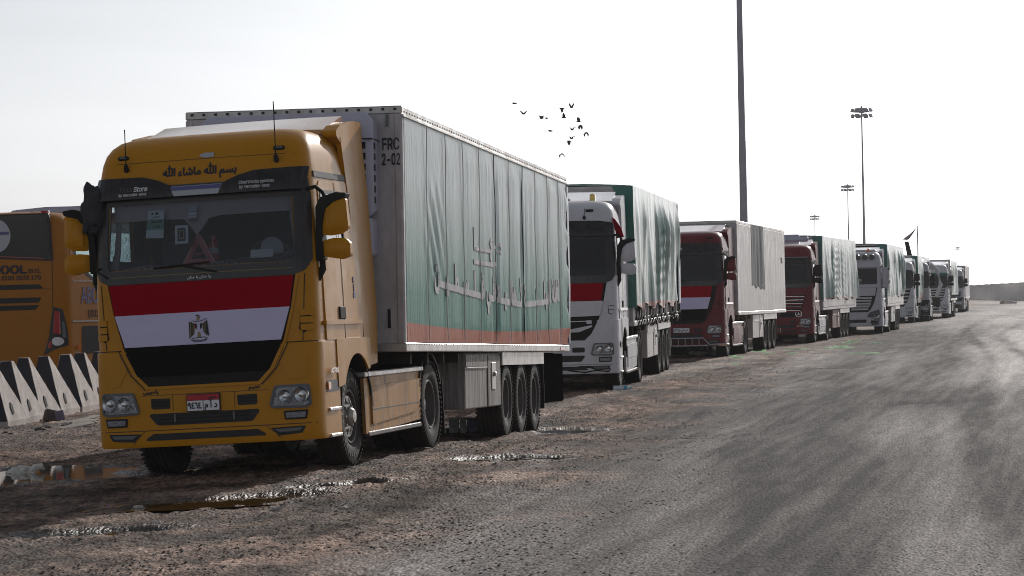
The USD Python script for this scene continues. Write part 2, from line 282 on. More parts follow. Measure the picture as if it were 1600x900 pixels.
def tarp(name, wave, orange=True, green=(0.016, 0.155, 0.118), hi=(0.52, 0.50, 0.49), rough=0.34, zo=1.5, top_glare=0.0, spec=0.5, coat=0.4, fade_glare=0.34):
    """Printed vinyl: teal with an orange band along the hem whose upper edge dips along the trailer; a little faded and dusty, with grazing sky glare put into the colour as pale streaks."""
    n = {'tc': ('texture_coordinate', {}), 's': ('separate_xyz', {}), 'a': ('math', {'math_type': 'multiply_add', 'value2': wave[0], 'value3': wave[1]}), 'b': ('math', {'math_type': 'sine'}),
         'c': ('math', {'math_type': 'multiply_add', 'value2': wave[2], 'value3': zo}), 'lt': ('math', {'math_type': 'less_than'}),
         'n1': ('noise_texture', {'scale': 1.3, 'detail': 7.0, 'roughness': 0.65}), 'mp': ('mapping', {'scale': (1, 2.5, 0.35)}), 'r1': ('map_range', {'from_min': 0.38, 'from_max': 0.7, 'to_min': 0.0, 'to_max': fade_glare, 'clamp': True}),
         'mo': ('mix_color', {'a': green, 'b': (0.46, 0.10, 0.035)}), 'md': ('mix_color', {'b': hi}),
         'nb': ('noise_texture', {'scale': 7.0, 'detail': 6.0, 'roughness': 0.62}), 'mpb': ('mapping', {'scale': (1, 2.2, 0.22)}), 'bp': ('bump', {'strength': 0.5, 'distance': 0.03}),
         'p': ('principled_bsdf', {'roughness': rough, 'specular_ior_level': spec, 'coat_weight': coat, 'coat_roughness': 0.22})}
    l = [('tc.object', 's.vector'), ('s.y', 'a.value1'), ('a.value', 'b.value1'), ('b.value', 'c.value1'), ('s.z', 'lt.value1'), ('c.value', 'lt.value2'),
         ('tc.object', 'mp.vector'), ('mp.vector', 'n1.vector'), ('n1.fac', 'r1.value'), ('mo.result', 'md.a'), ('r1.result', 'md.fac'), ('md.result', 'p.base_color'),
         ('tc.object', 'mpb.vector'), ('mpb.vector', 'nb.vector'), ('nb.fac', 'bp.height'), ('bp.normal', 'p.normal'), ('bp.normal', 'p.coat_normal')]
    if orange: l.append(('lt.value', 'mo.fac'))
    else: n['mo'][1]['fac'] = 0.0
    if top_glare:
        n.update({'tp': ('map_range', {'from_min': 1.9, 'from_max': 3.3, 'to_min': 0.0, 'to_max': top_glare, 'clamp': True}), 'mt': ('mix_color', {'b': (0.66, 0.73, 0.74)})})  # glare on the upper sheet painted as a paler colour
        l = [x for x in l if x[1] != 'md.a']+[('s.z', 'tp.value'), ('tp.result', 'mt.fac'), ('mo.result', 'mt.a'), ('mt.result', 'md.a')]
    MATS[name] = usdkit.material(stage, '/World/Looks/'+name, n, l, surface='p.BSDF')
tarp('tarp_near', (0.235, -2.9, 0.085), zo=1.565, top_glare=0.9, green=(0.018, 0.205, 0.158), spec=0.13, coat=0.0, fade_glare=0.10, rough=0.42); tarp('tarp_far', (0.3, 0.0, 0.03), zo=1.66, hi=(0.70, 0.70, 0.68), fade_glare=0.66); tarp('tarp_plain', (0, 0, 0), orange=False, fade_glare=0.08); tarp('tarp_strip', (0, 0, 0), orange=False, green=(0.05, 0.06, 0.062), rough=0.5, spec=0.2, coat=0.0, fade_glare=0.25); tarp('tarp_blue', (0, 0, 0), orange=False, green=(0.015, 0.04, 0.12))  # tarp_far has sky glare mixed into its colour; tarp_plain is that vinyl without it
# ------------------------------------------------------------------ where the trucks stand, and the ground under them
# name: tractor pose, trailer pose, front axle y, drive axle y, trailer axle ys
TP = {1: dict(tr=(-3.26, 29.454, .0615, .1974, .0036, .0367), tl=(-2.5374, 32.5503, .0963, .1615, .0213), fa=1.72, da=5.32),
      2: dict(tr=(0.78, 53.67, .074, .128, -.004, .002), yT=3.06), 3: dict(tr=(4.95, 81.468, .078, .204, .002, .004), yT=2.95),
      4: dict(tr=(10.05, 104.65, .024, .217, -.002, .002), yT=2.95), 5: dict(tr=(15.33, 124.86, .008, .193, -.002, .001), yT=2.97),
      6: dict(tr=(22.85, 167.0, 0, .20), yT=3.0), 7: dict(tr=(24.85, 174.0, 0, .18), yT=3.0), 8: dict(tr=(28.75, 191.5, 0, .19), yT=3.0), 9: dict(tr=(37.75, 240.5, 0, .19), yT=3.0)}
CP = []
for k, d in TP.items():
    d['fa'] = d.get('fa', 1.45); d['da'] = d.get('da', 5.15); d['M'] = pose(*d['tr'])
    if 'tl' not in d: o = tow(d['M'], [[0, d['yT'], 0]])[0]; d['tl'] = (o[0], o[1], o[2], d['tr'][3], d['tr'][4] if len(d['tr']) > 4 else 0)
    d['MT'] = pose(*d['tl'])
    CP += list(tow(d['M'], [[sx*1.05, d[a], 0] for sx in (-1, 1) for a in ('fa', 'da')])); CP += list(tow(d['MT'], [[sx*1.1, y, 0] for sx in (-1, 1) for y in (7.55, 8.86, 10.17)]))
CP = np.array(CP); CP = CP[CP[:, 1] < 140]
PUD = [(-5.95, 30.9, 1.75, 1.3, 0.15), (-2.72, 26.65, 0.95, 0.42, 0.62), (-3.55, 23.6, 0.65, 0.35, 0.5), (0.03, 31.75, 0.55, 0.55, 0.3), (0.78, 41.9, 0.55, 1.0, 0.3), (-1.75, 28.1, 0.5, 0.22, 0.6)]
def broad(x, y):
    """The broad lie of the ground: level, but lifted or sunk under the wheels as each truck stands."""
    x, y = np.asarray(x, float), np.asarray(y, float); num = np.zeros_like(x); den = np.full_like(x, 0.06)
    for p in CP:
        w = np.exp(-((x-p[0])**2+(y-p[1])**2)/2.2**2); num += w*p[2]; den += w
    return num/den
def pud_d(x, y):
    """Distance-like measure to each puddle (below 0 = inside), shorelines made ragged."""
    x, y = np.asarray(x, float), np.asarray(y, float)
    n = (meshkit.fbm(np.stack([x*1.9, y*1.3, 0*x], -1), 4, 11)-0.5)*1.15; best = np.full_like(x, 9.0)
    for (cx, cy, a, b, r) in PUD:
        dx, dy = x-cx, y-cy; u, v = dx*math.cos(r)+dy*math.sin(r), -dx*math.sin(r)+dy*math.cos(r)
        best = np.minimum(best, np.sqrt((u/a)**2+(v/b)**2)-1.0+n)
    return best
RY, RX = [-60, 0, 19, 35, 44, 71, 120, 274, 420, 1200], [-9, -2.6, -.7, 1.2, 2.5, 7.2, 15.5, 44.5, 72, 220]
def road_u(x, y): return x-np.interp(y, RY, RX)
def height(x, y, fine=True):
    x, y = np.asarray(x, float), np.asarray(y, float)
    z = broad(x, y); u = road_u(x, y); near = np.clip(1-(y-60)/120, 0.12, 1)
    dirt = np.clip(0.5-u/2.4, 0, 1)
    if fine:
        P = np.stack([x, y, 0*x], -1)
        along = np.stack([(x-y*0.19)*2.6, y*0.55, 0*x], -1)
        rut = np.stack([(x-y*0.19)*5.0, y*0.30, 0*x], -1)
        z = z+dirt*near*(0.05*(meshkit.fbm(along, 4, 3)-0.5)+0.035*(meshkit.fbm(rut, 3, 13)-0.5)+0.03*(meshkit.fbm(P*1.7, 4, 5)-0.5)+0.03*(meshkit.fbm(P*np.array([9., 5., 1.]), 3, 8)-0.5)+0.036*(np.maximum(meshkit.noise(P*np.array([24., 12., 1.]), 9), .45)-.6))
        z = z+(1-dirt)*(0.03*(meshkit.fbm(P*0.35, 3, 6)-0.5)+0.009*(np.maximum(meshkit.noise(P*np.array([24., 14., 1.]), 10), .4)-.5))
        z = z-.05*np.exp(-((y-47.2-.12*(x-7))/.55)**2-((x-6.6)/1.6)**2)
    d = pud_d(x, y); s = np.clip((0.30-d)/0.55, 0, 1); s = s*s*(3-2*s)*np.clip(1-(y-50)/20, 0, 1); b = broad(x, y)
    return b+(z-b)*(1-.82*s)-0.07*s
def grow(a, b, s, g):
    out = [a]
    while out[-1] < b: out.append(out[-1]+s); s *= g
    return out
ys = np.array(sorted(set(np.round(np.concatenate([-np.array(grow(-16.5, 70, 1.2, 1.3)), np.arange(16.5, 46, .05), grow(46, 140, .055, 1.007), grow(141, 1700, 1.2, 1.10)]), 3))))
xs = np.array(sorted(set(np.round(np.concatenate([-np.array(grow(8.4, 700, .08, 1.09)), np.arange(-8.4, 7.0, .04), grow(7.0, 30, .05, 1.012), grow(30.5, 700, .5, 1.12)]), 3))))
GX, GY = np.meshgrid(xs, ys)
GZ = np.where((GY > 10) & (GY < 300) & (np.abs(GX) < 90), 0, 0).astype(float)
msk = (GY > 14) & (GY < 300) & (GX > -40) & (GX < 90); GZ[msk] = height(GX[msk], GY[msk])
NX, NYn = len(xs), len(ys)
ii, jj = np.meshgrid(np.arange(NYn-1), np.arange(NX-1), indexing='ij'); a = ii*NX+jj
quads = np.stack([a, a+1, a+NX+1, a+NX], -1)
gv = np.stack([GX, GY, GZ], -1).reshape(-1, 3)
U = road_u(GX, GY); PG = np.stack([GX, GY, 0*GX], -1)
rag = (meshkit.fbm(PG*0.6, 4, 21)-0.5)*2.6+(meshkit.fbm(PG*3.0, 3, 22)-0.5)*0.8
is_road = ((U+rag) > 0) & (U < 13)
soft = np.clip((U+rag)/2.2+0.5, 0, 1)*np.clip((13.5-U)/1.0, 0, 1)
pd = pud_d(GX, GY); wet = np.clip((0.55-pd)/0.5, 0, 1)*np.clip(1-(GY-50)/20, 0, 1)
trk = meshkit.fbm(np.stack([U*0.8, GY*0.028, 0*U], -1), 4, 31)
dusty = 0.36+1.5*(trk-0.5)+0.8*(meshkit.fbm(np.stack([U*0.28, GY*0.05, 0*U], -1), 3, 32)-0.5)+0.28*np.clip((U-3.0)/3.0, -.6, 1)+0.35*np.clip((GY-55)/120, 0, 1)
dusty -= 0.55*np.exp(-((GY-48-.2*(GX-5))/4.5)**2-((U-3.6)/2.4)**2)+0.5*np.exp(-((GY-31)/7)**2-((U-2.6)/.9)**2)
for u0, w_, am_ in ((4.6, .22, .45), (6.3, .20, .40), (8.0, .25, .45), (9.9, .22, .35)):   # dark wheel tracks curving along the road
    uc = u0+.5*np.sin(GY*.045+u0)-.004*(GY-40); dusty -= am_*np.exp(-((U-uc)/w_)**2)*(.5+meshkit.noise(np.stack([GY*.12, U*0+u0, 0*U], -1), 7))
dusty = np.clip(dusty, 0, 1)
att = np.stack([soft, wet, dusty], -1).reshape(-1, 3).astype(np.float32)
def ground_mat(name):
    n = {'at': ('attribute', {'attribute': 'surf'}), 'sp': ('separate_color', {'color_type': 'rgb'}), 'g': ('geometry', {}),
         # dirt: streaky reddish brown earth, darker where oil and damp have soaked in
         'rot': ('mapping', {'rotation': (0, 0, 0.20)}), 'm1': ('mapping', {'scale': (1.0, 0.50, 1.0)}), 'n1': ('noise_texture', {'scale': 1.5, 'detail': 10.0, 'roughness': 0.70}),
         'r1': ('rgb_ramp', {'ramp': [(0.36, (0.030, 0.019, 0.014)), (0.45, (0.10, 0.063, 0.047)), (0.54, (0.235, 0.155, 0.117)), (0.68, (0.39, 0.28, 0.222))]}),
         'n4': ('noise_texture', {'scale': 0.33, 'detail': 5.0, 'roughness': 0.6}), 'r4': ('map_range', {'from_min': 0.38, 'from_max': 0.60, 'to_min': 0.45, 'to_max': 1.6, 'clamp': True}), 'd4': ('mix_color', {'blend_type': 'multiply', 'fac': 1.0, 'use_clamp': False}),
         'm5': ('mapping', {'scale': (1.0, 0.42, 1.0)}), 'v1': ('voronoi_texture', {'scale': 34.0, 'feature': 'f1', 'randomness': 1.0}), 's1': ('separate_color', {'color_type': 'rgb'}), 'rv': ('map_range', {'from_min': 0.0, 'from_max': 1.0, 'to_min': 0.45, 'to_max': 1.55, 'clamp': True}), 'd5': ('mix_color', {'blend_type': 'multiply', 'fac': 0.9, 'use_clamp': False}),
         'n2': ('noise_texture', {'scale': 17.0, 'detail': 6.0, 'roughness': 0.72}), 'r2': ('map_range', {'from_min': 0.3, 'from_max': 0.7, 'to_min': 0.55, 'to_max': 1.35, 'clamp': True}), 'd2': ('mix_color', {'blend_type': 'multiply', 'fac': 1.0, 'use_clamp': False}),
         # asphalt: dark binder, pale dust lying in streaks along the traffic
         'm3': ('mapping', {'scale': (3.2, 0.16, 1.0)}), 'n3': ('noise_texture', {'scale': 1.1, 'detail': 10.0, 'roughness': 0.70}), 'ra': ('map_range', {'from_min': 0.36, 'from_max': 0.66, 'to_min': 0.0, 'to_max': 1.0, 'clamp': True}),
         'am': ('math', {'math_type': 'multiply_add', 'value2': 0.55}), 'ad': ('math', {'math_type': 'multiply_add', 'value2': 0.72, 'value3': -0.10, 'use_clamp': True}),
         'ac': ('mix_color', {'a': (0.030, 0.026, 0.026), 'b': (0.25, 0.21, 0.195)}), 'v2': ('voronoi_texture', {'scale': 40.0, 'feature': 'f1'}), 's2': ('separate_color', {'color_type': 'rgb'}), 'vr': ('map_range', {'from_min': 0.0, 'from_max': 1.0, 'to_min': 0.22, 'to_max': 1.80, 'clamp': True}), 'a2': ('mix_color', {'blend_type': 'multiply', 'fac': 0.9, 'use_clamp': False}),
         # blend of the two, ragged
         'nb': ('noise_texture', {'scale': 2.2, 'detail': 9.0, 'roughness': 0.74}), 'bl': ('math', {'math_type': 'add'}), 'br': ('map_range', {'from_min': 0.66, 'from_max': 1.28, 'to_min': 0, 'to_max': 1, 'clamp': True}), 'mix': ('mix_color', {}),
         'wm': ('math', {'math_type': 'multiply_add', 'value2': 1.3, 'value3': 0.25}), 'ww': ('math', {'math_type': 'multiply', 'use_clamp': True}), 'wc': ('mix_color', {'b': (0.020, 0.015, 0.013)}),
         'rd': ('map_range', {'from_min': 0.0, 'from_max': 1.0, 'to_min': 0.92, 'to_max': 0.66, 'clamp': True}), 'ro': ('mix_float', {'b': 0.30}), 'sl': ('map_range', {'from_min': 0.0, 'from_max': 1.0, 'to_min': 0.12, 'to_max': 0.36, 'clamp': True}),
         'hh': ('math', {'math_type': 'multiply_add', 'value2': 0.6}), 'hv': ('math', {'math_type': 'multiply_add', 'value2': -0.7}), 'bs': ('map_range', {'from_min': 0, 'from_max': 1, 'to_min': 0.85, 'to_max': 0.55, 'clamp': True}), 'bp': ('bump', {'distance': 0.035}), 'p': ('principled_bsdf', {})}
    l = [('at.color', 'sp.color'), ('g.position', 'rot.vector'), ('rot.vector', 'm1.vector'), ('m1.vector', 'n1.vector'), ('n1.fac', 'r1.fac'), ('g.position', 'n4.vector'), ('n4.fac', 'r4.value'), ('r1.color', 'd4.a'), ('r4.result', 'd4.b'),
         ('rot.vector', 'm5.vector'), ('m5.vector', 'v1.vector'), ('v1.color', 's1.color'), ('s1.r', 'rv.value'), ('d4.result', 'd5.a'), ('rv.result', 'd5.b'), ('g.position', 'n2.vector'), ('n2.fac', 'r2.value'), ('d5.result', 'd2.a'), ('r2.result', 'd2.b'),
         ('rot.vector', 'm3.vector'), ('m3.vector', 'n3.vector'), ('n3.fac', 'ra.value'), ('ra.result', 'am.value1'), ('sp.b', 'am.value3'), ('am.value', 'ad.value1'), ('ad.value', 'ac.fac'),
         ('m5.vector', 'v2.vector'), ('v2.color', 's2.color'), ('s2.g', 'vr.value'), ('ac.result', 'a2.a'), ('vr.result', 'a2.b'),
         ('g.position', 'nb.vector'), ('nb.fac', 'bl.value1'), ('sp.r', 'bl.value2'), ('bl.value', 'br.value'), ('d2.result', 'mix.a'), ('a2.result', 'mix.b'), ('br.result', 'mix.fac'),
         ('n2.fac', 'wm.value1'), ('sp.g', 'ww.value1'), ('wm.value', 'ww.value2'), ('mix.result', 'wc.a'), ('ww.value', 'wc.fac'), ('wc.result', 'p.base_color'),
         ('ad.value', 'rd.value'), ('rd.result', 'ro.a'), ('ww.value', 'ro.fac'), ('ro.result', 'p.roughness'), ('ad.value', 'sl.value'), ('sl.result', 'p.specular_ior_level'),
         ('n2.fac', 'hh.value1'), ('n1.fac', 'hh.value3'), ('v1.distance', 'hv.value1'), ('hh.value', 'hv.value3'), ('hv.value', 'bp.height'), ('br.result', 'bs.value'), ('bs.result', 'bp.strength'), ('bp.normal', 'p.normal')]
    MATS[name] = usdkit.material(stage, '/World/Looks/'+name, n, l, surface='p.BSDF')
ground_mat('earth')
inr = is_road[:-1, :-1].ravel()
for nm, sel in (('ground', ~inr), ('road', inr)):
    q = quads.reshape(-1, 4)[sel]; used, inv = np.unique(q, return_inverse=True); q = inv.reshape(-1, 4)
    f3 = np.vstack([q[:, [0, 1, 2]], q[:, [0, 2, 3]]])
    m = usdkit.mesh(stage, '/World/'+nm, T3(gv[used], f3), MATS['earth'], smooth=True)
    UsdGeom.PrimvarsAPI(m).CreatePrimvar('surf', Sdf.ValueTypeNames.Color3fArray, 'vertex').Set(Vt.Vec3fArray.FromNumpy(att[used]))
    tag(m, kind='structure')
M('road_chip', (0.22, 0.20, 0.19), 0.8)
M('earth_clod', (0.20, 0.14, 0.11), 0.95, noise=(9, (0.07, 0.05, 0.04), 0.4, 0.7))
M('water', (0.035, 0.026, 0.018), 0.03, spec=0.6, bump=(2.5, 0.03, 0.01))
M('water_truck_tint', (0.085, 0.045, 0.012), 0.03, spec=0.6, bump=(2.5, 0.03, 0.01))  # brown stands for the yellow truck's reflection, put into the water colour
for i, (cx, cy, a_, b_, r) in enumerate(PUD):
    an = np.linspace(0, 2*np.pi, 40, endpoint=False); k = 1.75
    u, v = a_*k*np.cos(an), b_*k*np.sin(an); px, py = cx+u*math.cos(r)-v*math.sin(r), cy+u*math.sin(r)+v*math.cos(r)
    zc = float(np.mean(broad(cx+0.3*u, cy+0.3*v)))-(0.004, 0.018, 0.05, 0.03, 0.03, 0.03)[i]
    mb = MB(); pl = Polygon(np.stack([px, py], 1)); v2, f2 = ear(pl); mb.add(np.column_stack([v2, np.full(len(v2), zc)]), f2)
    tag(obj('puddle', mb, 'water_truck_tint' if i in (1,) else 'water'), kind='structure')
# pebbles and clods scattered on the dirt: nobody could count them
def scatter(name, n, yr, size, mat, seed, dens=None, span=(-9.5, 2.2)):
    r = np.random.default_rng(seed); y = yr[0]+(yr[1]-yr[0])*r.random(n)**1.5; x = np.interp(y, RY, RX)+r.uniform(*span, n)
    keep = (np.abs(x) < 0.21*y+1.2) & (pud_d(x, y) > 0.1)
    if dens: keep &= meshkit.fbm(np.stack([x*.8, y*.5, 0*x], -1), 3, 40) > dens
    keep &= r.random(n) < np.clip((span[1]-road_u(x, y))/2.5, 0, 1)**1.5
    x, y = x[keep], y[keep]; z = height(x, y); s = size[0]+(size[1]-size[0])*r.random(len(x))**3
    pi = UsdGeom.PointInstancer.Define(stage, '/World/'+name); protos = []
    for k in range(3):
        ic = trimesh.creation.icosphere(1, 1.0); v = np.array(ic.vertices)*(1+0.5*(meshkit.noise(np.array(ic.vertices)*1.7+k*7+seed, k)-0.5))[:, None]*np.array([1, .8, .55])
        m = usdkit.mesh(stage, f'/World/{name}/{("pebble", "clod", "chip")[k]}', T3(v, ic.faces), MATS[mat[k]]); protos.append(m.GetPath())
    pi.CreatePrototypesRel().SetTargets(protos); pi.CreateProtoIndicesAttr(Vt.IntArray.FromNumpy(r.integers(0, 3, len(x)).astype(np.int32)))
    pi.CreatePositionsAttr(Vt.Vec3fArray.FromNumpy(np.stack([x, y, z+s*.1], 1).astype(np.float32)))
    an = r.random(len(x))*np.pi; pi.CreateOrientationsAttr(Vt.QuathArray([Gf.Quath(float(math.cos(t)), 0, 0, float(math.sin(t))) for t in an]))
    pi.CreateScalesAttr(Vt.Vec3fArray.FromNumpy(np.stack([s, s, s], 1).astype(np.float32))); tag(pi, 'dark pebbles and clods strewn over the dirt shoulder' if name == 'pebbles' else 'fine stone chips strewn over the worn road', name, kind='stuff')
scatter('pebbles', 90000, (17, 70), (0.003, 0.016), ('earth_clod', 'stone_dark', 'stone_grey'), 51, 0.42)
scatter('gravel', 40000, (17, 60), (0.0025, 0.008), ('road_chip', 'stone_grey', 'road_chip'), 52, 0.45, (-.5, 9.5))


# ------------------------------------------------------------------ the tractor unit
Z_P = [.30, .36, .42, .95, 1.0, 1.36, 1.40, 2.05, 2.25, 2.95, 3.05, 3.21, 3.40, 3.50, 3.58, 3.64, 3.68, 3.705, 3.72]
Y_P = [.07, .02, 0, 0, .012, .03, .06, .085, .10, .22, .23, .25, .31, .37, .46, .57, .72, .92, 1.15]
W_P = [1.22, 1.25, 1.25, 1.25, 1.25, 1.25, 1.235, 1.235, 1.23, 1.205, 1.20, 1.19, 1.165, 1.14, 1.10, 1.04, .95, .82, .62]
R_C = .20
def Y0(z): return np.interp(z, Z_P, Y_P)
def HW(z): return np.interp(z, Z_P, W_P)
def bow(x): return .085*(x/1.24)**2
def fy(x, z):
    r = R_C; dx = np.clip(np.abs(x)-(HW(z)-r), 0, r*.9995); return Y0(z)+bow(np.minimum(np.abs(x), HW(z)))+r-np.sqrt(r*r-dx*dx)
def FMAP(x, z, off):
    w = HW(z)-.001; xc = np.clip(x, -w, w); e = 1e-3
    fx = (fy(np.clip(xc+e, -w, w), z)-fy(np.clip(xc-e, -w, w), z))/(2*e); fz = (fy(xc, z+e)-fy(xc, z-e))/(2*e); fx = np.clip(fx, -4, 4)
    nl = np.sqrt(fx*fx+1+fz*fz); o = off+0*x
    return np.stack([xc+fx/nl*o, fy(xc, z)-o/nl, z+fz/nl*o], 1)
def VMAP(x, z, off):
    p = FMAP(x, z, off); p[:, 1] -= .09*np.clip((3.26-z)/.2, 0, 1); return p
def SMAP(side):
    return lambda y, z, off: np.stack([side*(HW(z)+off), y, z+0*y], 1)
FR = np.linspace(-1, 1, 17)
def columns(inset, yb):
    """Functions z -> (x, y) running round the cab: back left, left side, front, right side, back right."""
    cols = []
    def cor(s, th):
        def f(z):
            r = R_C; w = HW(z); x = w-r+r*math.sin(th); y = fy(np.array(min(x, w-1e-4)), np.array(z)) if th < 1.5 else Y0(z)+bow(w)+r
            return s*(x-inset), float(y)+inset
        return f
    def sd(s, t):
        def f(z):
            w = HW(z); yc = Y0(z)+bow(w)+R_C; return s*(w-inset), yc+t*(yb-inset-yc)+inset*(1-t)
        return f
    def fr(s):
        def f(z): x = s*(HW(z)-R_C); return x, float(fy(np.array(x), np.array(z)))+inset
        return f
    ts = [0.07, 0.2, 0.35, 0.48, 0.63, 0.8, 1.0]; ths = np.radians([18, 36, 54, 72, 90])
    cols += [(lambda f=sd(-1, t): f, 's') for t in ts[::-1]]+[(lambda f=cor(-1, h): f, 'c') for h in ths[::-1]]+[(lambda f=fr(s): f, 'f') for s in FR]
    cols += [(lambda f=cor(1, h): f, 'c') for h in ths]+[(lambda f=sd(1, t): f, 's') for t in ts]
    return [c[0]() for c in cols]
def shell(zs, inset=0.0, yb=2.12, holes=False, cap_top=True, cap_bot=True, back=True):
    cols = columns(inset, yb); n = len(cols); V = []
    for z in zs:
        zz = z
        for f in cols: x, y = f(z); V.append((x, min(y, yb), zz-inset*(0.5 if z > 3.3 else 0)))
    F = []; ns = 7; nc = 5; nf = len(FR)
    for i in range(len(zs)-1):
        zm = (zs[i]+zs[i+1])/2
        for j in range(n if back else n-1):
            k = (j+1) % n
            if holes:
                if 2.245 < zm < 2.95 and ns+nc <= j < ns+nc+nf-1: continue
                if 2.36 < zm < 2.99 and (2 <= j < ns-1 or n-ns <= j < n-3): continue
            F.append([i*n+j, i*n+k, (i+1)*n+k, (i+1)*n+j])
    F = np.array(F); F3 = np.vstack([F[:, [0, 1, 2]], F[:, [0, 2, 3]]])
    for cap, i in ((cap_bot, 0), (cap_top, len(zs)-1)):
        if cap:
            c = np.mean([V[i*n+j] for j in range(n)], 0); V.append(tuple(c)); ci = len(V)-1
            F3 = np.vstack([F3, [[i*n+j, i*n+(j+1) % n, ci] for j in range(n)]])
    return T3(V, F3)
ZU = [1.37, 1.40, 1.6, 1.8, 2.05, 2.15, 2.245, 2.36, 2.5, 2.65, 2.8, 2.95, 2.99, 3.05, 3.21, 3.30, 3.40, 3.50, 3.58, 3.64, 3.68, 3.705, 3.72]
ZB = [.345, .36, .42, .52, .7, .95, 1.0, 1.2, 1.36, 1.372]
CACHE = {}
def cached(k, fn):
    if k not in CACHE: CACHE[k] = fn()
    return CACHE[k]
def tyre_mesh(R, w, dual=False, seg=52):
    mb = MB()
    def one(x0):
        h = w/2
        pf = [(-h*.74, R*.56), (-h*.97, R*.66), (-h, R*.78), (-h*.96, R*.88), (-h*.9, R*.955), (-h*.80, R*.995)]
        for c in (-.52, -.18, .18, .52): pf += [(h*(c-.05), R), (h*(c-.035), R*.978), (h*(c+.035), R*.978), (h*(c+.05), R)]
        pf += [(h*.80, R*.995), (h*.9, R*.955), (h*.96, R*.88), (h, R*.78), (h*.97, R*.66), (h*.74, R*.56)]
        mb.lathe([(a+x0, r) for a, r in pf], seg=seg)
        for k in range(seg):   # shoulder lugs
            an = 2*np.pi*k/seg
            for sx in (-1, 1):
                m = MB().box(-.028, .028, -.011, .011, R*.945, R*1.0); v = m.v[0].copy(); c, s = math.cos(an), math.sin(an)
                v = np.stack([v[:, 0]+x0+sx*h*.86, v[:, 1]*c-v[:, 2]*s, v[:, 1]*s+v[:, 2]*c], 1); mb.add(v, m.f[0])
    one(0); 
    if dual: one(-w*1.17)
    return mb.get()
def wheel(parent, x, y, R, w, kind, side, name='wheel'):
    """kind: steer (dished cover out), drive (deep dish, twin tyres), trail (deep dish)."""
    M4 = Gf.Matrix4d(side, 0, 0, 0, 0, side, 0, 0, 0, 0, 1, 0, side*(x-w/2), y, R-.012, 1)
    wh = sub(name, parent, M4)
    obj('tyre', cached(('tyre', R, w, kind == 'drive'), lambda: tyre_mesh(R, w, kind == 'drive')), 'rubber', wh, smooth=38)
    h = w/2
    def rimf():
        mb = MB()
        if kind == 'steer':
            mb.lathe([(h*.75, R*.575), (h*.86, R*.555), (h*.84, R*.52), (h*.35, R*.50), (h*.28, R*.44), (h*.60, R*.36), (h*.66, R*.24), (h*.5, R*.23), (h*.5, 0)], seg=40)
        else:
            mb.lathe([(h*.75, R*.575), (h*.86, R*.555), (h*.84, R*.52), (-h*.1, R*.50), (-h*.35, R*.46), (-h*.42, R*.27), (-h*.2, R*.25), (-h*.2, 0)], seg=40)
        return mb.get()
    obj('rim', cached(('rim', kind, R, w), rimf), 'rim_steel', wh, smooth=35)
    if kind == 'steer':
        def trimf():
            g = Point(0, 0).buffer(R*.43, quad_segs=12).difference(Point(0, 0).buffer(R*.17, quad_segs=8))
            for q in range(10):
                a = q*np.pi/5; e = affinity.rotate(affinity.translate(affinity.scale(Point(0, 0).buffer(1, quad_segs=5), R*.06, R*.045), R*.345, 0), math.degrees(a), origin=(0, 0)); g = g.difference(e)
            return MB().prism(g, h*.64, h*.68, 'yz').get()
        obj('wheel_trim', cached(('trim', R, w), trimf), 'hub_metal', wh)
    def hubf():
        mb = MB()
        x0 = h*.62 if kind == 'steer' else -h*.36
        mb.lathe([(x0-.02, R*.20), (x0+.05, R*.195), (x0+.075, R*.15), (x0+.12 if kind != 'steer' else x0+.09, R*.13), (x0+.13 if kind != 'steer' else x0+.095, 0)], seg=24)
        for k in range(10):
            a = k*np.pi/5; r = R*.30; mb.lathe([(x0-.01, .021), (x0+.035, .019), (x0+.04, 0)], c=(0, r*math.cos(a), r*math.sin(a)), seg=6)
        if kind == 'steer':
            for k in range(10):
                a = (k+.5)*np.pi/5; p = np.array([0, R*.41*math.cos(a), R*.41*math.sin(a)]); mb.tube([p+[h*.36, 0, 0], p+[h*.56, 0, 0]], .024, 8)
        return mb.get()
    obj('hub', cached(('hub', kind, R, w), hubf), 'hub_metal', wh, smooth=35)
    def ringf():
        mb = MB(); rs = np.random.default_rng(3)
        for k in range(34):
            a = k*2*np.pi/34; r0 = R*(.74+.03*rs.random()); hh = .02+.045*rs.random(); m = MB().box(h*.985, h*1.012, -.010, .010, r0, r0+hh); v = m.v[0].copy(); c, s = math.cos(a), math.sin(a)
            if rs.random() < .75: mb.add(np.stack([v[:, 0], v[:, 1]*c-v[:, 2]*s, v[:, 1]*s+v[:, 2]*c], 1), m.f[0])
        return mb.get()
    if kind == 'steer' and parent.GetName() in ('tractor_truck',): tag(obj('sidewall_lettering', cached(('ring', R, w), ringf), 'tyre_print', wh), kind='stuff')
    return wh
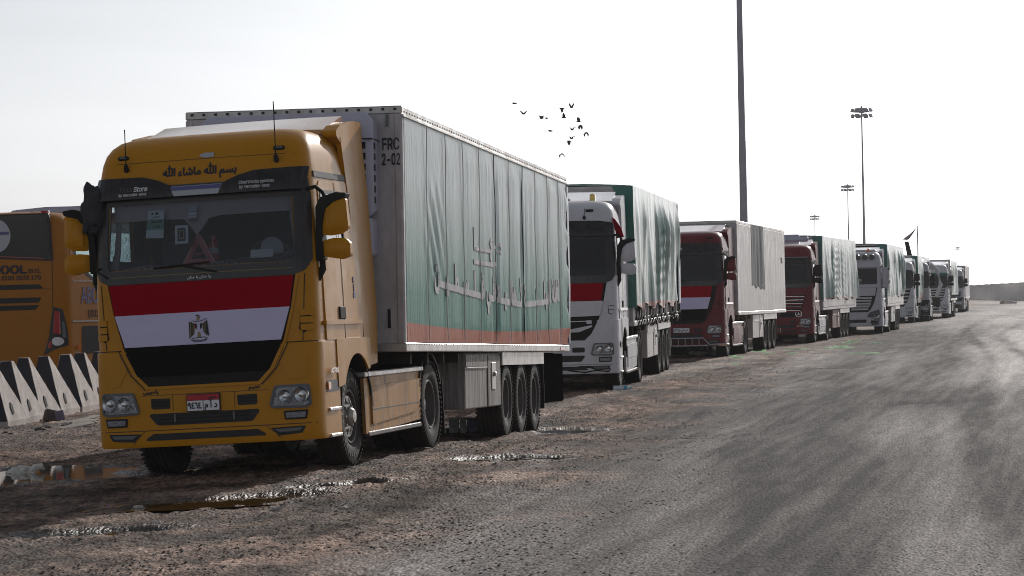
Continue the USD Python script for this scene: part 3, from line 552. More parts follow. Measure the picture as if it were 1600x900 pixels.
def lamp_group(parent, side, lod=0):
    """Headlamp: bezel, bowls, lens; fog lamp below and a long lamp in the bumper."""
    mx = lambda pts: [(side*(p[0]+.06), p[1]) for p in pts]
    hp = Polygon(mx([(.655, .705), (.72, .93), (1.075, .932), (1.085, .72), (1.03, .692)]))
    h = sub('headlight', parent)
    obj('bezel', sheet(rp(list(hp.exterior.coords)[:-1], .035).buffer(.006).difference(hp.buffer(-.017)), FMAP, .022, .04, .06, .06), 'lamp_grey', h)
    obj('reflector', sheet(hp.buffer(-.015), FMAP, .004, .02, .05, .05), 'reflector', h)
    mb = MB()
    for cx, r in ((.83, .075), (1.0, .085)):
        p = FMAP(np.array([side*(cx+.06)]), np.array([.815 if r < .08 else .825]), .012)[0]; mb.lathe([(-.004, r), (-.028, r*.97), (-.012, r*.85), (.0, r*.45), (-.03, r*.3), (-.034, 0)], c=p, axis=1, seg=20)
    obj('lamp_bowl', mb, 'chrome', h, smooth=30)
    obj('lens', sheet(hp.buffer(-.014), FMAP, .034, .004, .06, .06), 'glass_lens', h)
    fp = Polygon(mx([(.815, .652), (1.045, .655), (1.03, .58), (.82, .58)])); f = sub('fog_light', parent)
    obj('bezel', sheet(fp.buffer(.01), FMAP, .012, .03, .06), 'black_plastic', f); obj('lens', sheet(fp.buffer(-.008), FMAP, .02, .01, .06), 'fog_glass', f)
    lp = Polygon(mx([(.668, .485), (1.02, .492), (.985, .43), (.737, .414)])); k = sub('bumper_light', parent)
    obj('bezel', sheet(lp.buffer(.006), FMAP, .006, .02, .06), 'seal_black', k); obj('lens', sheet(Polygon(mx([(.70, .475), (.99, .481), (.96, .447), (.75, .44)])), FMAP, .016, .012, .06), 'lamp_grey', k)
def slat(parent, mat, x, z0, z1, dep=.03, cut=0):
    obj('grille_slat', sheet(rr(-x, z0, x-cut, z1, .008), FMAP, dep, dep, .12), mat, parent)
def mirror(parent, side, mat):
    m = sub('mirror', parent); y0 = .36
    def shellp(pts): return Polygon([(side*p[0], p[1]) for p in pts])
    up = rp([(1.30, 2.50), (1.31, 2.62), (1.345, 2.78), (1.46, 2.86), (1.575, 2.885), (1.59, 2.56), (1.50, 2.50), (1.38, 2.49)], .03); lo = rp([(1.30, 2.27), (1.30, 2.44), (1.42, 2.46), (1.55, 2.45), (1.60, 2.40), (1.60, 2.26), (1.50, 2.23)], .03)
    fl = lambda g: affinity.scale(g, side, 1, origin=(0, 0))
    def bulge(g, y, d):
        v, f = tri2d(g, .06, .06); dist = np.array([g.exterior.distance(Point(p)) for p in v]); n = len(v); yy = y-d*np.sqrt(np.clip(dist/.10, 0, 1))
        return T3(np.vstack([np.stack([v[:, 0], yy, v[:, 1]], 1), np.stack([v[:, 0], np.full(n, y+.09), v[:, 1]], 1)]), np.vstack([f, walls(f, n), f[:, ::-1]+n]))
    obj('mirror_shell', bulge(fl(up), y0, .07), mat, m, smooth=40); obj('mirror_shell', bulge(fl(lo), y0, .06), mat, m, smooth=40)
    mb = MB(); fr = rp([(1.22, 2.22), (1.245, 2.80), (1.30, 2.90), (1.47, 2.945), (1.59, 2.93), (1.57, 2.88), (1.42, 2.84), (1.335, 2.74), (1.305, 2.6), (1.305, 2.24)], .012); mb.prism(fl(fr), y0-.02, y0+.15, 'xz')
    obj('mirror_frame', mb, 'black_plastic', m)
    a = MB().tube([(side*1.16, .36, 3.0), (side*1.24, .40, 3.02), (side*1.31, .42, 2.96), (side*1.35, .43, 2.86)], .022, 8); obj('mirror_arm', a, 'black_plastic', m, smooth=40); a = MB().tube([(side*1.27, .43, 2.26), (side*1.27, .42, 2.14), (side*1.22, .40, 2.04), (side*1.20, .44, 2.02)], [.035, .04, .035, .03], 8)
    obj('mirror_arm', a, 'black_plastic', m, smooth=40)
    g = MB().box(side*1.32, side*1.56, y0+.095, y0+.10, 2.53, 2.83).box(side*1.33, side*1.57, y0+.095, y0+.10, 2.28, 2.42); obj('mirror_glass', g, 'chrome', m)

def tractor(k, name, label, paint, st, group='tractor trucks parked in a row along the road'):
    d = TP[k]; fa, da = d['fa'], d['da']
    t = thing(name, label, 'truck', mat4(d['M'])); rich = k == 1; lod = k >= 6
    # --- cab
    cab = obj('cab', cached('shell_u', lambda: shell(ZU, holes=True)), paint, t, smooth=42)
    obj('cab_lining', cached('shell_in', lambda: shell(ZU, inset=.035, yb=2.09, holes=True)), 'lining', cab)
    obj('front_bumper', cached(('bump', 1), lambda: shell(ZB, yb=.93)), paint, t, smooth=42)
    if not lod:
        # joints in the lower front
        for g in ([(-1.2, .527), (1.2, .527), (1.2, .519), (-1.2, .519)], [(.662, .524), (.84, .352), (.848, .352), (.67, .524)], [(-.662, .524), (-.84, .352), (-.848, .352), (-.67, .524)]):
            obj('bumper_joint', sheet(Polygon(g), FMAP, .002, .004, .08), 'seal_black', t)
    for sd_ in (-1, 1): obj('fender', MB().prism(rp([(.86, .86), (.86, 1.39), (2.30, 1.39), (2.30, 1.05), (2.2, 1.03)], .03).difference(Point(fa, .53).buffer(.69, quad_segs=10)), sd_*1.24, sd_*1.262, 'yz'), paint, t)
    obj('wheel_arch', cached(('arch', fa), lambda: MB().prism(Point(fa, .53).buffer(.71, quad_segs=10).difference(Point(fa, .53).buffer(.68, quad_segs=10)).intersection(sbox(0, .6, 4, 2)), -1.235, 1.235, 'yz').box(-.98, .98, .93, 2.2, 1.25, 1.36).get()), 'black_plastic', t)
    # --- windscreen, black surround, visor
    surr = rp([(-1.16, 3.13), (1.16, 3.13), (1.185, 2.9), (1.20, 2.25), (1.14, 2.14), (1.02, 2.09), (-1.02, 2.09), (-1.14, 2.14), (-1.20, 2.25), (-1.185, 2.9)], .03)
    gl = rr(-1.03, 2.235, 1.03, 2.955, .05)
    ws = sub('windscreen', t)
    obj('screen_surround', cached('surr', lambda: sheet(surr.difference(gl), FMAP, .009, .03, .05, .09)), st.get('surround', 'black_gloss'), ws, smooth=40)
    obj('glass', cached('wsg', lambda: sheet(gl.buffer(.02), FMAP, .003, .004, .1, .12)), 'glass_screen' if rich else 'glass_dark', ws, smooth=40)
    if rich: obj('screen_trim', sheet(Polygon([(-1.0, 2.17), (1.0, 2.17), (1.0, 2.164), (-1.0, 2.164)]), FMAP, .012, .01, .08), 'emblem_gold', ws)
    for sx in (-1, 1):
        mb = MB(); p0 = FMAP(np.array([-.62+.62*sx+.2]), np.array([2.17]), .03)[0]; p1 = FMAP(np.array([-.62+.62*sx-.5]), np.array([2.245]), .03)[0]; p2 = FMAP(np.array([-.62+.62*sx+.12]), np.array([2.275]), .03)[0]
        mb.tube([p0, (p1+p2)/2+[0, -.02, 0]], .011, 6); mb.tube([p1, p2], .010, 6); obj('wiper', mb, st.get('wiper', 'black_plastic'), t)
    v = sub('sun_visor', t)
    vmap = VMAP
    if st.get('visor', 'wave') == 'wave':
        for s in (-1, 1):
            vp = rp([(s*p[0], p[1]) for p in [(1.165, 3.24), (.62, 3.228), (.46, 3.19), (.33, 3.135), (.27, 3.07), (.25, 3.00), (1.16, 3.00)]], .012)
            obj('visor_panel', sheet(vp, vmap, .02, .03, .06, .08), 'black_gloss', v, smooth=40)
        vc = rp([(-.29, 3.105), (.29, 3.105), (.245, 3.0), (-.245, 3.0)], .008); obj('visor_centre', sheet(vc, vmap, .022, .03, .1, .05), 'print_silver', v)
        obj('visor_band', sheet(Polygon([(-.285, 3.10), (.285, 3.10), (.268, 3.06), (-.268, 3.06)]), vmap, .026, .006, .1), 'print_blue', v)
    else:
        vp = rp([(-1.165, 3.0), (-1.15, st.get('vz', 3.24)-.05), (-.9, st.get('vz', 3.24)-.01), (0, st.get('vz', 3.24)), (.9, st.get('vz', 3.24)-.01), (1.15, st.get('vz', 3.24)-.05), (1.165, 3.0)], .012)
        obj('visor_panel', cached(('vp', st.get('vz', 3.24)), lambda: sheet(vp, vmap, .02, .03, .08, .08)), st.get('visor_mat', 'black_gloss'), v, smooth=40)
        if st.get('visor_line'): obj('visor_line', sheet(rr(-1.05, 3.215, 1.05, 3.235, .005), vmap, .03, .012, .1), 'alu', v)
    # --- interior
    inn = sub('interior', t)
    obj('dashboard', cached('dash', lambda: MB().box(-1.05, 1.05, .36, .75, 2.0, 2.26, .05).get()), 'lining', inn)
    if k <= 5:
        for s in (-.55, .6):
            mb = MB().box(s-.25, s+.25, 1.25, 1.4, 1.9, 2.62, .05, rx=-.12).box(s-.14, s+.14, 1.28, 1.38, 2.62, 2.82, .04).box(s-.26, s+.26, .85, 1.35, 1.8, 1.95, .05); obj('seat', mb, 'cloth_dark', inn)
        mb = MB(); an = np.linspace(0, 2*np.pi, 28); mb.tube([(.6+.23*math.cos(a), .82-.10*math.sin(a), 2.30+.19*math.sin(a)) for a in an], .017, 8); mb.box(.5, .7, .78, .84, 2.2, 2.36, .03)
        mb.tube([(.38, .82, 2.3), (.82, .82, 2.3)], .015, 6); obj('steering_wheel', mb, 'rim_steel' if rich else 'lining', inn)
    # --- side doors, windows
    for s in (-1, 1):
        sm = SMAP(s)
        dr = sub('door', t)
        wz = rp([(.56, 2.30), (.60, 3.03), (.68, 3.10), (1.80, 3.13), (1.83, 2.36), (1.80, 2.30)], .05); go = rp([(.62, 2.355), (.66, 2.98), (1.48, 3.0), (1.52, 2.355)], .03)
        obj('window_frame', cached(('wf', s), lambda: sheet(wz.difference(go), sm, .010, .03, .2, .1)), 'black_plastic' if not rich else paint, dr)
        obj('window_seal', cached(('wsl', s), lambda: sheet(go.buffer(.014).difference(go.buffer(-.018)), sm, .016, .02)), 'seal_black', dr)
        obj('window_glass', cached(('wg', s), lambda: sheet(go.buffer(-.004), sm, .002, .004)), 'glass_side' if rich else 'glass_dark', dr)
        if s > 0:
            skin = rp([(.50, 1.385), (.50, 2.27), (1.86, 2.27), (1.92, 1.385)], .02)
            obj('door_skin', cached(('skin', s), lambda: sheet(skin, sm, .014, .02)), paint, dr)
            obj('door_joint', cached(('dj', s), lambda: sheet(rr(1.275, 1.39, 1.283, 3.1, .001), sm, .018, .004, None, .2)), 'seal_black', dr)
            obj('door_moulding', cached(('dm', s), lambda: sheet(rr(.42, 1.545, 1.95, 1.59, .01), sm, .045, .04)), paint if rich else 'chrome', dr)
            if not lod: obj('door_handle', MB().box(1.243, 1.268, 1.06, 1.30, 1.60, 1.74, .01), 'black_plastic', dr)
            obj('top_band', cached(('tb', s), lambda: sheet(rr(.50, 3.135, 1.9, 3.20, .01), sm, .012, .02, .3)), 'print_dark' if rich else paint, dr)
            for z in (.64, .36):
                if not lod: obj('step', MB().box(1.12, 1.275, .42, .86, z-.015, z+.02, .006), 'alu', t)
            if not lod:
                obj('step_recess', cached('srec', lambda: sheet(rr(.38, .83, .90, .955, .01), sm, .004, .005)), 'seal_black', t)
                obj('marker_light', MB().add(sheet(rr(.40, .855, .50, .935, .01), sm, .02, .02)), 'lamp_amber' if k != 2 else 'lamp_red', t)
        else:
            skin = rp([(.50, 1.385), (.50, 2.27), (1.86, 2.27), (1.92, 1.385)], .02); obj('door_skin', cached(('skin', s), lambda: sheet(skin, sm, .014, .02)), paint, dr)
    for s in (-1, 1): mirror(t, s, st.get('mirror', paint))
    # --- roof deflector and side fairings
    if st.get('deflector', True):
        mb = MB(); ng = 13; X = np.linspace(-1.05, 1.05, ng); V = []
        for x in X:
            a_ = (x/1.05)**2; V += [(x, 1.25+.30*a_, 3.722-.012*a_), (x, 1.8+.15*a_, 3.815-.012*a_), (x, 2.40, 3.925-.01*a_)]
        V = np.array(V); n = len(V); F = []
        for i in range(ng-1):
            for j in range(2): F.append([i*3+j, (i+1)*3+j, (i+1)*3+j+1, i*3+j+1])
        F = np.array(F); F3 = np.vstack([F[:, [0, 1, 2]], F[:, [0, 2, 3]]]); W3 = V-np.array([0, 0, .05]); mb.add(np.vstack([V, W3]), np.vstack([F3, F3[:, ::-1]+n, walls(F3, n)]))
        obj('roof_deflector', mb, paint+'_gloss', t, smooth=30)
        for s in (-1, 1): obj('deflector_cheek', MB().prism(rp([(1.45, 3.66), (1.7, 3.76), (2.3, 3.84), (2.62, 3.84), (2.66, 3.64), (1.8, 3.5)], .04), s*1.05, s*1.21, 'yz'), paint, t)
    for s in (-1, 1):
        obj('side_fairing', cached(('fair', s), lambda: MB().prism(rp([(1.66, 3.62), (2.60, 3.66), (2.74, 3.1), (2.89, 1.72), (2.79, 1.09), (2.30, 1.06), (2.13, 2.0), (1.86, 3.0)], .02), s*1.16, s*1.215, 'yz').get()), paint, t)
    # --- chassis, tank, skirts, wheels
    mb = MB()
    for s in (-1, 1): mb.box(s*.39-.05, s*.39+.05, .9, da+.75, .72, .98)
    mb.box(-.5, .5, .5, 1.3, .42, .9).box(-1.0, 1.0, fa-.06, fa+.06, .44, .56).box(-.98, .98, da-.09, da+.09, .42, .60).box(-.7, .7, da-.6, da+.5, 1.0, 1.17, .03).box(-.2, .2, 1.2, 3.4, .45, .8)
    obj('chassis', mb, 'chassis', t)
    obj('fuel_tank', MB().box(-1.2, -.5, fa+.85, da-.75, .38, .92, .08).box(.5, 1.17, fa+.85, da-.75, .42, .88, .06), 'alu', t)
    y0, y1 = 2.10, da-.42
    for s in (-1, 1):
        sk = sub('side_skirt', t); ln = y1-y0
        base = rp([(y0, .30), (y0, .93), (y1+.06, .965), (y1-.10, .36)], .02); pan = rp([(y0+.27, .60), (y0+.27, .83), (y1-.10, .855), (y1-.14, .62), (y1-.38, .47), (y0+.27, .40)], .03)
        smf = lambda y, z, off: np.stack([s*(1.215+off)+0*y, y, z], 1)
        obj('skirt_panel', sheet(base, smf, 0, .04, closed=True), st.get('skirt', 'paint_yellow_dirty' if rich else paint), sk); obj('skirt_inset', sheet(pan, smf, .018, .03), st.get('skirt', 'paint_yellow_dirty' if rich else paint), sk)
        obj('skirt_joint', sheet(rr(y0+.28, .565, y1-.22, .575, .002), smf, .022, .006), 'seal_black', sk)
        obj('skirt_top_trim', MB().box(s*1.10, s*1.235, y0, y1+.08, .94, 1.0, .01), 'alu', sk); obj('skirt_foot', MB().box(s*1.16, s*1.225, y0+.1, y1-.1, .27, .325, .01), 'rim_steel', sk)
    obj('catwalk', MB().box(-1.1, 1.1, 2.3, y1, .90, .93), 'black_plastic', t)
    for s in (-1, 1):
        wheel(t, 1.16, fa, .535, .31, 'steer', s); wheel(t, 1.235, da, .535, .31, 'drive', s)
        fl = Point(da, .53).buffer(.64, quad_segs=10).difference(Point(da, .53).buffer(.61, quad_segs=10)).intersection(sbox(0, .75, 9, 2)); obj('mudguard', MB().prism(fl, s*.6, s*1.235, 'yz').box(s*.6, s*1.235, da+.66, da+.68, .12, .8), 'black_plastic', t)
    for s in (-1, 1): lamp_group(t, s)
    # --- air inlets, recess panels either side of the grille
    for s in (-1, 1):
        gp = rp([(s*p[0], p[1]) for p in [(1.06, 1.735), (1.195, 1.725), (1.185, 1.52), (1.11, 1.45), (1.03, 1.50)]], .015)
        if st.get('gills', True):
            gi = sub('air_inlet', t); obj('inlet_duct', sheet(gp.buffer(-.022), FMAP, .004, .01, .05), 'black_plastic', gi)
            for q in range(3): z = 1.50+q*.078; obj('inlet_fin', sheet(rr(min(s*1.07, s*1.20), z, max(s*1.07, s*1.20), z+.066, .008), FMAP, .014, .015, .05), paint, gi)
        obj('service_flap', sheet(rp([(s*p[0], p[1]) for p in [(.82, 1.235), (1.12, 1.235), (1.14, 1.02), (1.04, .99), (.94, 1.0)]], .03), FMAP, .008, .012, .06), paint, t)
    return t, cab

# ------------------------------------------------------------------ semi-trailers
HX = 1.29
def nz(y, z, a, b, s): return meshkit.fbm(np.stack([np.asarray(y)*a, np.asarray(z)*b, np.zeros_like(np.asarray(y, float))+s*3.7], -1), 3, s)-0.5
SEAMS = [.10, 1.33, 2.56, 3.79, 5.02, 6.24, 7.46, 8.68, 9.90, 11.15, 12.38, 13.40]
def disp1(y, z):
    """How far the near trailer's banner strips stand off its wall: billows between the seams, fine vertical creases, slack diagonal folds in the second strip."""
    y, z = np.asarray(y, float), np.asarray(z, float); j = np.clip(np.searchsorted(SEAMS, y)-1, 0, 10); a = np.array(SEAMS)[j]; b = np.array(SEAMS)[j+1]; t = np.clip((y-a)/(b-a), 0, 1)
    e = np.clip(np.minimum(z-1.31, 3.95-z)/.25, 0, 1); amp = np.interp(y, [0, 4, 6, 13.4], [.35, .7, 1.25, 1.5])
    d = .020*np.sin(np.pi*t)**.7*amp+.026*amp*nz(y, z, 3.2, .45, 4)+.014*amp*nz(y, z, 9, .9, 6)
    w2 = np.exp(-((y-1.95)/.55)**2)*np.clip((3.45-z)/.5, 0, 1)*np.clip((z-1.9)/.4, 0, 1); d = d+w2*.014*np.sin((z*1.0+1.25*(y-1.4))*11+2.2*nz(y, z, 1.5, 1.0, 9))
    w3 = np.exp(-((y-6.3)/.30)**2)+.8*np.exp(-((y-8.75)/.32)**2); d = d+w3*.022*np.sin((y-6.1)*15+2*nz(y, z, 1, .8, 12))*np.clip((3.8-z)/.5, .2, 1)
    d = d+.03*np.clip((y-12.9)/.5, 0, 1)*np.sin(z*9+6*nz(y, z, 2, 2, 15))
    return .012+np.maximum(e*d, -.006)
def drape_fn(seed, swags):
    rs = np.random.default_rng(seed); RID = [(y_+rs.uniform(-.5, .5), rs.uniform(.07, .20), rs.uniform(.10, .22), rs.uniform(0, 9)) for y_ in np.arange(.9, 13.4, 1.55)]
    def f(y, z):
        y, z = np.asarray(y, float), np.asarray(z, float); e = np.clip((3.98-z)/.6, .08, 1)
        d = e*(.20*nz(y, z, 1.3, .14, seed)+.10*nz(y, z, 4.0, .2, seed+1)+.04*nz(y, z, 11, .4, seed+2))
        for (yc, A_, w_, ph) in RID: d = d+e*A_*np.exp(-np.abs((y-yc-.25*np.sin(z*.8+ph)-.12*nz(y*0, z, 1, 1.1, seed+int(ph)))/w_)**1.5)*np.clip(.4+.5*np.sin(z*1.1+ph*2), .15, 1)
        for (yc, w, am) in swags:
            ze = z+.42*np.clip(np.abs(y-yc)/w, 0, 3)**1.5*2.2; d = d+am*np.exp(-((y-yc)/(w*.95))**2)*np.sin(ze*2*np.pi/.27+3*nz(y, z, .7, .7, seed+5))*np.clip((3.9-z)/.3, 0, 1)*np.clip((z-1.5)/.5, .15, 1)
        return .05+np.maximum(d, -.045)
    return f
def wall_grid(fn, y0, y1, z0, z1, dy, dz, side=1, zlow=None):
    ny, nzz = max(2, int((y1-y0)/dy)+1), int((z1-z0)/dz)+1; Y, Z = np.meshgrid(np.linspace(y0, y1, ny), np.linspace(0, 1, nzz), indexing='ij')
    zb = (z0+0*Y) if zlow is None else zlow(Y); Z = zb+(z1-zb)*Z
    V = np.stack([side*(HX+fn(Y, Z)), Y, Z], -1).reshape(-1, 3); i, j = np.meshgrid(np.arange(ny-1), np.arange(nzz-1), indexing='ij'); a = i*nzz+j
    q = np.stack([a, a+nzz, a+nzz+1, a+1], -1).reshape(-1, 4); f = np.vstack([q[:, [0, 1, 2]], q[:, [0, 2, 3]]]); n = len(V)
    B = V.copy(); B[:, 0] -= side*.012
    return T3(np.vstack([V, B]), np.vstack([f, f[:, ::-1]+n, walls(f, n)]))
def trailer(k, name, label, st):
    d = TP[k]; t = thing(name, label, 'trailer', mat4(d['MT'])); L, zb, zt = 13.48, st.get('zb', 1.20), st.get('zt', 4.07); lod = k >= 6; kind = st['kind']
    rail = st.get('rail', 'alu')
    # chassis
    mb = MB()
    for s in (-1, 1): mb.box(s*.5-.07, s*.5+.07, .4, L-.2, zb-.36, zb-.02); mb.box(s*.9-.04, s*.9+.04, 6.2, L-.3, zb-.2, zb-.02)
    for y in np.arange(.8, L-.3, 1.05): mb.box(-1.2, 1.2, y-.04, y+.04, zb-.14, zb-.02)
    for y in (7.55, 8.86, 10.17): mb.box(-1.05, 1.05, y-.07, y+.07, .47, .61); mb.box(-.62, -.5, y-.35, y+.35, .55, .8); mb.box(.5, .62, y-.35, y+.35, .55, .8)
    mb.box(-1.1, 1.1, L-.14, L-.02, .5, .64).box(-.6, -.5, L-.3, L-.1, .5, zb).box(.5, .6, L-.3, L-.1, .5, zb)
    obj('chassis', mb, st.get('chassis', 'chassis'), t)
    if kind != 'frame':
        for s in (-1, 1): obj('landing_leg', MB().box(s*.85-.07, s*.85+.07, 2.75, 2.9, .42, zb-.02).box(s*.85-.15, s*.85+.15, 2.68, 2.97, .38, .43), 'chassis', t)
    for s in (-1, 1):
        for y in (7.55, 8.86, 10.17): wheel(t, 1.24, y, .535, .38, 'trail', s)
    side_box = st.get('toolbox', 'wood_panel')
    if side_box:
        for s in (1,):
            tb = sub('tool_box', t)
            obj('box_body', MB().box(s*.80, s*1.225, 4.25, 7.02, .44, zb-.01, .015), side_box, tb)
            if not lod:
                obj('lid', MB().box(s*1.20, s*1.237, 4.27, 5.92, zb-.20, zb-.03, .006), side_box, tb); obj('door', MB().box(s*1.20, s*1.24, 5.96, 6.98, .45, zb-.05, .006), side_box, tb)
                obj('latch', MB().box(s*1.238, s*1.252, 6.22, 6.52, .68, zb-.15, .004).box(s*1.25, s*1.285, 6.33, 6.40, .86, .92, .006), 'alu', tb); obj('hinge', MB().box(s*1.237, s*1.245, 4.3, 5.9, zb-.215, zb-.203), 'chrome', tb)
    for s in (-1, 1):
        obj('fender', MB().box(s*.85, s*1.26, 7.05, 10.95, zb-.13, zb-.105).box(s*1.235, s*1.262, 7.05, 10.95, zb-.19, zb-.01), rail if kind != 'box' else 'alu', t)
        obj('mud_flap', MB().box(s*.72, s*1.25, 10.98, 11.0, .32, zb-.05), st.get('flap', 'black_plastic'), t)
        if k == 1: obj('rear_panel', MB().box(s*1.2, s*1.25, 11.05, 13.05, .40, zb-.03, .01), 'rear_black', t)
    bd = sub('body', t)
    floor_m = st.get('floor', rail)
    obj('bottom_rail', MB().box(-HX-.02, HX+.02, 0, L, zb, zb+.105, .012), floor_m, bd)
    if kind == 'frame':
        obj('headboard_frame', MB().box(-HX, HX, 0, .12, zt-.16, zt).box(-HX, -HX+.14, 0, .12, zb, zt-.16).box(HX-.14, HX, 0, .12, zb, zt-.16), 'box_grey', bd); obj('headboard', MB().box(-HX+.14, HX-.14, .03, .08, zb+.1, zb+1.1), 'box_grey', bd)
    else:
        obj('box_wall', MB().box(-HX+.004, HX-.004, .002, L-.01, zb+.10, zt-.03, .01), st.get('wall', 'box_grey'), bd)
        obj('roof_rail', MB().box(-HX-.012, HX+.012, -.012, L, zt-.095, zt, .012), rail, bd)
    if k == 1:   # rivets along the rails, bolts on the front, corner post
        rv = MB()
        for y in np.arange(.12, L, .16):
            rv.box(HX+.010, HX+.018, y-.012, y+.012, zt-.075, zt-.055); rv.box(HX+.018, HX+.026, y-.012, y+.012, zb+.085, zb+.10)
        tag(obj('rivets', rv, 'seal_black', bd), kind='stuff')
        bl = MB()
        for x in np.linspace(-1.22, 1.22, 18): bl.box(x-.016, x+.016, -.022, -.010, zt-.052, zt-.024)
        tag(obj('bolts', bl, 'seal_black', bd), kind='stuff')
        obj('roof_rail_lip', MB().box(HX+.008, HX+.03, 0, L, zt-.125, zt-.10).box(HX+.006, HX+.012, .1, L, zt-.13, zt-.126), 'alu', bd)
        obj('corner_post', MB().box(HX-.09, HX+.012, -.014, .09, zb+.10, zt-.09, .02), 'box_grey', bd); obj('corner_post', MB().box(-HX-.012, -HX+.09, -.014, .09, zb+.10, zt-.09, .02), 'box_grey', bd)
        for j in range(11):
            a, b = SEAMS[j]+.004, SEAMS[j+1]-.002
            if j: obj('seam_cord', MB().tube([(HX+.034+.006*math.sin(z*5+j), SEAMS[j]+.008*math.sin(z*3.1+j*2), z) for z in np.linspace(1.33, 3.93, 16)], .007, 5), 'box_white' if j not in (5, 7) else 'seal_black', bd)
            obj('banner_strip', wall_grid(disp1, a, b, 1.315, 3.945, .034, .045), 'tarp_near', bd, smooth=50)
        obj('tail_fold', wall_grid(lambda y, z: .035+.05*nz(y, z, 5, .8, 33), 13.36, 13.49, 1.34, 3.9, .03, .06), 'tarp_blue', bd, smooth=50)
        tx = text_poly('\ufed7\ufe8e\ufed3\ufee0\ufe94 \ufe8d\ufedf\ufee4\ufe92\ufe8e\u0640\u0640\u0640\u0640\u0640\u062f\u0640\u0640\u0640\u0640\u0640\u0640\u0640\u0640\ufe93 \ufef7\u0640\u0640\u0640\ufeeb\ufe8e\ufedf\u0640\u0640\u0640\ufef4\u0640\u0640\u0640\ufee8\ufe8e \ufed3\u0640\u0640\ufef2 \ufed3\u0640\u0640\u0640\u0640\ufee0\u0640\u0640\u0640\ufeb4\u0640\u0640\u0640\ufec4\u0640\u0640\u0640\ufef4\u0640\u0640\u0640\u0640\ufee6', .34, True, width=10.6, bold=4)
        tb_ = tx.bounds; tx = affinity.scale(tx, 1, .62/(tb_[3]-tb_[1]), origin=(0, 0)); tx = shift(tx, 1.75, 1.66-tx.bounds[1])
        curve = lambda y: .17-.24*(y-1.7)/10.7*np.clip(1.15-((y-1.7)/10.7-.62)/.9, 0, 2)+.16*np.clip((y-8.5)/4, 0, 1)
        obj('banner_lettering', sheet(tx, lambda y, z, off: np.stack([HX+disp1(y, z+curve(y))+off, y, z+curve(y)], 1), .010, .008, .12, .2), 'banner_ink', bd)
        t2 = shift(text_poly('\u0645\u0639\u0640\u0640\u0640\u0640\u0627', .30, True, width=2.2, bold=1), 4.5, 2.55); t3 = sbox(4.5, 2.36, 6.1, 2.42)
        obj('banner_lettering', sheet(unary_union([t2, t3]), lambda y, z, off: np.stack([HX+disp1(y, z)+off, y, z], 1), .010, .008, .12, .2), 'banner_ink', bd)
        # refrigeration unit on the front
        u = sub('cooling_unit', t)
        obj('unit_housing', MB().box(-1.03, 1.03, -.46, -.012, 2.75, 3.97, .10), 'unit_grey', u, smooth=40); obj('unit_lower', MB().box(-1.01, 1.01, -.40, -.012, 2.32, 2.75, .03), 'unit_grey', u)
        for z in np.arange(2.92, 3.62, .125):
            obj('louvre', MB().box(.86, .96, -.466, -.455, z, z+.075), 'seal_black', u); obj('louvre', MB().box(1.026, 1.034, -.34, -.26, z, z+.075), 'seal_black', u)
        obj('unit_joint', MB().box(-1.034, 1.034, -.463, -.02, 3.655, 3.665), 'seal_black', u)
        tp = unary_union([shift(text_poly('FRC', .13, bold=1, width=.20), 1.065, 3.56), shift(text_poly('2-02', .13, bold=1, width=.215), 1.058, 3.38)])
        tp = affinity.translate(tp, .0, 0); fm = lambda x, z, off: np.stack([x, -off+0*x, z], 1)
        obj('trailer_number', sheet(tp, fm, .016, .014), 'print_dark', bd)
        obj('marker_light', MB().box(1.11, 1.14, -.035, 0, 3.83, 3.97, .004), 'lamp_grey', t); obj('marker_light', MB().box(1.10, 1.13, -.03, 0, 1.48, 1.70, .004), 'black_plastic', t)
        obj('rear_marker', MB().box(HX+.005, HX+.03, L-1.1, L-.6, zb+.02, zb+.07, .004), 'lamp_red', t)
    elif kind == 'drape':
        fn = drape_fn(k*13, st['swags']); zl = st.get('hem', 1.45); dy, dz = (.07, .06) if k <= 5 else (.16, .12)
        low = lambda y: zl+.06*np.sin(y*2.1+k)+.10*nz(y, 0*y, .8, .1, k+50)
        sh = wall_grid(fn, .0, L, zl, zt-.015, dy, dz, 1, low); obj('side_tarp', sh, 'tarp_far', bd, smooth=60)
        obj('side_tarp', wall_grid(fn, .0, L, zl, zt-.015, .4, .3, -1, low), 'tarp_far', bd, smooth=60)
        # the sheet's turned-in edges on the front, and its top
        for s in (-1, 1):
            V = []
            zs_ = np.linspace(zl, zt-.02, 26)
            for z in zs_:
                e = float(fn(np.array(0.), np.array(z))); V += [(s*(HX+e), -.005, z), (s*(HX+.02), -.045-.03*math.sin(z*3+k), z), (s*.92, -.035, z)]
            n3 = len(zs_); F = []
            for i in range(n3-1):
                for j in range(2): F.append([i*3+j, i*3+j+1, (i+1)*3+j+1, (i+1)*3+j])
            F = np.array(F); V = np.array(V); F3 = np.vstack([F[:, [0, 1, 2]], F[:, [0, 2, 3]]]); n = len(V)
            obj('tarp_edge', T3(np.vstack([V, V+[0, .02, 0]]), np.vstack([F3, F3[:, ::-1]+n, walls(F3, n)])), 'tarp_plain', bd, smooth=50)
        ny = 60; Yt = np.linspace(-.03, L, ny); X = np.linspace(-1, 1, 9); V = []
        for y in Yt:
            for x in X:
                e = float(fn(np.array(min(max(y, 0), L)), np.array(zt-.02))); V.append((x*(HX+e), y, zt-.01+.06*(1-x*x)+.09*float(nz(np.array([y]), np.array([x*1.5]), 1.1, 1, k+70)[0])*(1 if 0.3 < y else 0)))
        i, j = np.meshgrid(np.arange(ny-1), np.arange(8), indexing='ij'); a = i*9+j; q = np.stack([a, a+9, a+10, a+1], -1).reshape(-1, 4); F3 = np.vstack([q[:, [0, 1, 2]], q[:, [0, 2, 3]]]); V = np.array(V); n = len(V)
